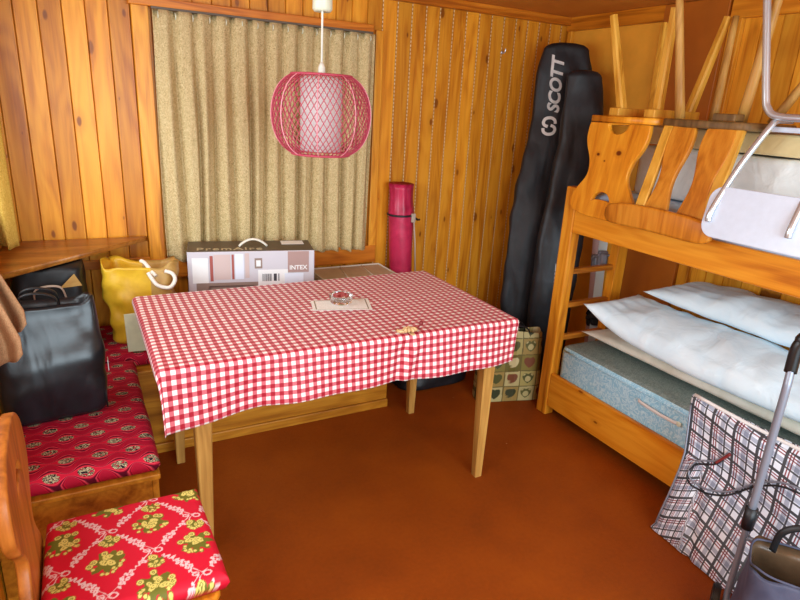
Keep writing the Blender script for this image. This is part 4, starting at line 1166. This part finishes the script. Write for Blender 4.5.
for p, q, r in (((2.15, -1.40, 1.545), (2.085, -1.335, 2.03), .018), ((2.20, -1.625, 1.545), (2.15, -1.70, 2.03), .018), ((2.42, -1.255-.10, 1.545), (2.47, -1.375+.05, 1.96), .017), ((2.43, -1.60, 1.545), (2.50, -1.80, 1.96), .017)):
    bm = bmesh.new(); p, q = Vector(p), Vector(q); tube(bm, [p+(q-p)*k/6 for k in range(7)], [r*(1.1-.35*k/6) for k in range(7)], 14); obj('leg', bm, MAT['leg'], cb)

cc = thing('kitchen_chair', (2.30, -1.94, 1.515), 'upturned tubular steel chair with white laminate back panel', 'chair', 'upturned chairs on the upper bunk')
def rrect(w, h, r, n=6):
    out = []
    for cx, cy, a0 in ((w/2-r, h/2-r, 0), (-w/2+r, h/2-r, PI/2), (-w/2+r, -h/2+r, PI), (w/2-r, -h/2+r, 3*PI/2)):
        out += [(cx+r*math.cos(a0+PI/2*k/n), cy+r*math.sin(a0+PI/2*k/n)) for k in range(n+1)]
    return out
bm = bmesh.new(); plate(bm, rrect(.40, .180, .05), [], .012, frame(V(1.985, -1.908, 1.240), (0, -1, 0), y=(.17, 0, 1)), .003); obj('backrest', bm, MAT['formica'], cc)
bm = bmesh.new(); plate(bm, rrect(.34, .38, .05), [], .018, Matrix.Translation((2.31, -1.93, 1.528)), .004); obj('seat', bm, MAT['formica'], cc)
for y0, y1 in ((-1.725, -1.795), (-2.005, -2.03)):
    bm = bmesh.new(); tube(bm, smoothpath([(1.967, y0-.012, 1.205), (1.974, y0-.014, 1.25), (2.035, y0+(y1-y0)*.55, 1.40), (2.10, y1, 1.53), (2.14, y1, 1.556), (2.22, y1, 1.558)]), [.011]*3+[.011]*28, 12)
    obj('back_tube', bm, MAT['chrome'], cc)
for x in (2.115, 2.44):
    bm = bmesh.new(); tube(bm, smoothpath([(x, -1.655, 2.03), (x, -1.700, 1.84), (x, -1.745, 1.65), (x, -1.765, 1.595), (x, -1.81, 1.570), (x, -1.95, 1.568), (x, -2.07, 1.570), (x, -2.115, 1.595), (x, -2.13, 1.65), (x, -2.20, 2.03)], 8), .0125, 14)
    obj('leg_frame', bm, MAT['chrome'], cc)

# ------------------------------------------------------------------ checked bag and shopping trolley
pb = thing('checked_bag', (1.96, -2.1, 0), 'grey, black and red checked laundry bag leaning on the bunk', 'bag')
def plaid():
    bm = bmesh.new(); lay = bm.loops.layers.uv.verify()
    prof = [V(x, 0, z) for x, z in ((2.022, .535), (2.000, .50), (1.985, .40), (1.972, .30), (1.945, .20), (1.905, .10), (1.872, .015), (1.885, .003), (1.96, .001), (2.05, .001), (2.074, .02), (2.078, .12), (2.076, .30), (2.060, .44), (2.030, .535))]
    pp = smoothpath(prof, 5); n = len(pp); arc = [0]
    for a, b in zip(pp, pp[1:]): arc.append(arc[-1]+(b-a).length)
    Y0, Y1 = -1.845, -2.44; m = 70; G = []
    for j in range(m+1):
        s = j/m; row = []
        for i, p in enumerate(pp):
            y = Y0+(Y1-Y0)*s; x = p.x; z = p.z
            low = max(0, 1-z/.30)
            y += .055*(1-s)*max(0, (z-.30)/.235)
            x -= .06*min(s, .55)*low-.22*max(0, s-.55)*low
            front = i < n*.55
            if front:
                crease = .12+.35*max(0, low)*.5
                x += .012*math.exp(-((s-crease)/.03)**2)*min(1, low*3)
                x -= .010*math.sin(s*7+z*9)*math.sin(PI*min(1, z/.53)); x += .010*nz((x, y, z), 7., 2.)
                z -= .012*math.sin(s*PI)*(i < 4)
            k = min(1, min(s, 1-s)*16); xm = 2.03; x = xm+(x-xm)*(.80+.20*math.sqrt(k)) if z > .02 else x
            row.append(bm.verts.new(V(min(x, 2.085), y, max(z, .001))))
        G.append(row)
    for j in range(m):
        for i in range(n-1):
            f = bm.faces.new((G[j][i], G[j+1][i], G[j+1][i+1], G[j][i+1])); f.smooth = True
            for l, (a, b) in zip(f.loops, ((j, i), (j+1, i), (j+1, i+1), (j, i+1))):
                s = a/m; low = arc[b]-.24
                g = s < .13+.32*max(0, low) and low > 0
                l[lay].uv = ((s*.60*(1.9 if g else 1.)), arc[b]+(.12*(.3-s) if not g else .35*s))
    for r in (G[0][::-1], G[-1]): bm.faces.new(r)
    return bm
PB = plaid(); bvp = bvh_of(PB)
obj('bag_body', PB, MAT['plaid'], pb)
bm = bmesh.new(); tube(bm, [V(2.024, -1.80-.630*k/12, .538-.012*math.sin(PI*k/12)) for k in range(13)], .007, 8); obj('top_zip', bm, MAT['label_white'], pb)
bm = bmesh.new(); t = [V(2.04, -1.845, .50), V(1.985, -1.838, .29), V(1.93, -1.838, .15), V(1.873, -1.845, .012)]; pts = [h[0]+V(-.003, .003, 0) for h in (bvp.ray_cast(V(1.5, -1.853+.055*max(0, (z-.30)/.235), z), V(1, 0, 0)) for z in (.50, .44, .38, .32, .26, .20, .14, .08, .03)) if h[0] is not None]; tube(bm, pts, .004, 6); obj('edge_piping', bm, MAT['steel'], pb)
def strap(pts, lift=.012):
    out = []
    for y, z in smoothpath([V(a, b, 0) for a, b in pts], 6) and [(p.x, p.y) for p in smoothpath([V(a, b, 0) for a, b in pts], 6)]:
        h = bvp.ray_cast(V(1.5, y, z), V(1, 0, 0)); out.append(V((h[0].x if h[0] is not None else 1.96)-lift, y, z))
    return out
for dz in (0, .014):
    bm = bmesh.new(); tube(bm, strap([(-2.00, .40+dz), (-1.965, .34+dz), (-1.90, .30+dz), (-1.895, .245+dz), (-1.95, .225+dz), (-2.04, .26+dz), (-2.12, .345+dz), (-2.2, .40+dz), (-2.3, .41+dz)], .006), .0034, 6); obj('strap', bm, MAT['rubber'] if dz == 0 else MAT['steel'], pb)
bm = bmesh.new(); tube(bm, strap([(-2.005, .405), (-1.985, .375), (-1.965, .345)], .006), .006, 6); obj('red_tape', bm, MAT['petal_red'], pb)

tr = thing('shopping_trolley', (1.82, -2.36, 0), 'grey metal shopping trolley frame with black grip beside the checked bag', 'trolley')
T1, T2 = V(1.75, -2.236, 0), V(1.845, -2.40, 0)
up1 = [(0, .40), (0, .60), (0, .80), (.006, .845), (.018, .88), (.020, .90)]
bm = bmesh.new()
back = V(.866, .5, 0).normalized()
for T in (T1, T2): tube(bm, smoothpath([T+back*d+V(0, 0, z) for d, z in up1]), .0115, 12)
ht = obj('handle_tube', bm, MAT['steel'], tr)
bm = bmesh.new(); g = [T1+back*.020+V(0, 0, .865), T1+back*.024+V(0, 0, .93), T1+back*.026+V(0, 0, .955)+(T2-T1)*.03, T1+back*.028+V(0, 0, .975)+(T2-T1)*.12, T2+back*.028+V(0, 0, .975)+(T1-T2)*.12, T2+back*.026+V(0, 0, .955)+(T1-T2)*.03, T2+back*.024+V(0, 0, .93), T2+back*.020+V(0, 0, .865)]
tube(bm, smoothpath(g), .017, 14); obj('grip', bm, MAT['black_plastic'], ht)
for T in (T1, T2):
    bm = bmesh.new(); tube(bm, [T+V(0, 0, .335), T+V(0, 0, .41)], .018, 14); obj('joint', bm, MAT['rubber'], ht)
bm = bmesh.new()
fwd = V(-.866, -.5, 0).normalized()
for T in (T1, T2): tube(bm, smoothpath([T+V(0, 0, .37), T+V(0, 0, .20), T+V(-.004, 0, .08), T+fwd*.03+V(0, 0, .03), T+fwd*.06+V(0, 0, .025)]), .010, 12)
tube(bm, [T1+V(0, 0, .30), T2+V(0, 0, .30)], .008, 10); tube(bm, [T1+V(0, 0, .05), T2+V(0, 0, .05)], .008, 10)
lf = obj('lower_frame', bm, MAT['steel'], tr)
for T in (T1, T2):
    bm = bmesh.new(); ax = (T2-T1).normalized(); c = T+ax*(-.032 if T is T1 else .032)+V(0, 0, .046)
    t = bmesh.new(); bmesh.ops.create_cone(t, cap_ends=True, segments=32, radius1=.045, radius2=.045, depth=.024)
    bmesh.ops.bevel(t, geom=[e for e in t.edges if len(e.link_faces) == 2 and e.calc_face_angle() > 1], offset=.006, segments=2, affect='EDGES')
    merge(bm, t, Matrix.Translation(c) @ ax.to_track_quat('Z', 'Y').to_matrix().to_4x4()); obj('wheel', bm, MAT['rubber'], lf)
nb = thing('trolley_bag', (1.80, -2.45, .03), 'navy blue cloth bag hung open on the trolley frame', 'bag')
bm = bmesh.new(); ex_ = (T2-T1).normalized()
sack(bm, (T1+T2)/2+fwd*.156+ex_*.055+V(0, 0, .045), ex_, .28, .20, .315, lambda t: (1.04-.06*t, 1.10-.18*t+.1*math.sin(t*PI)), wr=.010, seed=4., rimwave=.010, expo=4.5, inner=.62)
for f in bm.faces: f.material_index = 0
bm.faces.ensure_lookup_table()
nf = 64
for i, f in enumerate(bm.faces):
    if nf*26 <= i: f.material_index = 1
obj('bag_body', bm, [MAT['navy'], MAT['dark_in']], nb)
bm = bmesh.new(); cN = (T1+T2)/2+fwd*.156+ex_*.055+V(0, 0, .362)
tube(bm, [cN+ex_*(math.copysign(abs(math.cos(a))**.45, math.cos(a))*.137)+fwd*(math.copysign(abs(math.sin(a))**.45, math.sin(a))*.092)+V(0, 0, .010*(math.sin(a*2+4)+.6*math.sin(a*5+8))*.6) for a in (2*PI*k/48 for k in range(48))], .0035, 6, closed=True)
obj('rim_piping', bm, MAT['navy'], nb)
bm = bmesh.new(); tube(bm, smoothpath([cN+ex_*a+fwd*b+V(0, 0, z) for a, b, z in ((.02, -.082, .004), (.06, -.06, .012), (.09, -.02, .006), (.11, .03, -.01))]), .006, 8, flat=.6); obj('orange_trim', bm, MAT['orange'], nb)
for s in (-1,):
    bm = bmesh.new(); tube(bm, smoothpath([cN+ex_*a+fwd*(.06*s-.01)+V(0, 0, z) for a, z in ((-.08, -.02), (-.07, .05), (-.02, .09), (.04, .09), (.08, .05), (.09, -.02))]), .010, 8, flat=.4); obj('handle', bm, MAT['rubber'], nb)

# ------------------------------------------------------------------ light + camera
def area(name, loc, to, sx, sy, e, col):
    l = bpy.data.lights.new(name, 'AREA'); l.shape = 'RECTANGLE'; l.size = sx; l.size_y = sy; l.energy = e; l.color = col
    o = bpy.data.objects.new(name, l); COL.objects.link(o); o.location = loc
    o.rotation_euler = (Vector(to)-Vector(loc)).to_track_quat('-Z', 'Y').to_euler(); return o
area('side_window_daylight', (XL-.45, -1.55, 1.55), (1.2, -1.2, .55), 2.2, 1.0, 62, (.90, .96, 1.))
area('open_front_fill', (.9, -4.6, 1.5), (1.3, -1., .9), 2.2, 1.7, 168, (.76, .91, 1.))  # added fill light at the open front; no doorway is built there
w = bpy.data.worlds.new('daylight'); scn.world = w; w.use_nodes = True
w.node_tree.nodes['Background'].inputs[0].default_value = (.76, .90, 1., 1); w.node_tree.nodes['Background'].inputs[1].default_value = 1.5

cam = bpy.data.cameras.new('camera'); co = bpy.data.objects.new('camera', cam); COL.objects.link(co)
cam.sensor_fit = 'HORIZONTAL'; cam.sensor_width = 36.; cam.lens = 593.86/800*36.; cam.clip_start = .02
yaw, pitch, roll = -.5062, .3172, .0572
cy, sy, cp, sp = math.cos(yaw), math.sin(yaw), math.cos(pitch), math.sin(pitch)
F = V(-sy*cp, cy*cp, -sp); Rr = V(cy, sy, 0); U = Rr.cross(F)
R2 = Rr*math.cos(roll)+U*math.sin(roll); U2 = -Rr*math.sin(roll)+U*math.cos(roll)
m = Matrix.Identity(4)
for i in range(3): m[i][0] = R2[i]; m[i][1] = U2[i]; m[i][2] = -F[i]
m[0][3], m[1][3], m[2][3] = 0, -3.0628, 1.5384
co.matrix_world = m; scn.camera = co
vs = scn.view_settings; vs.view_transform = 'Standard'; vs.look = 'None'; vs.gamma = 1.; vs.use_curve_mapping = False; vs.exposure = -.5
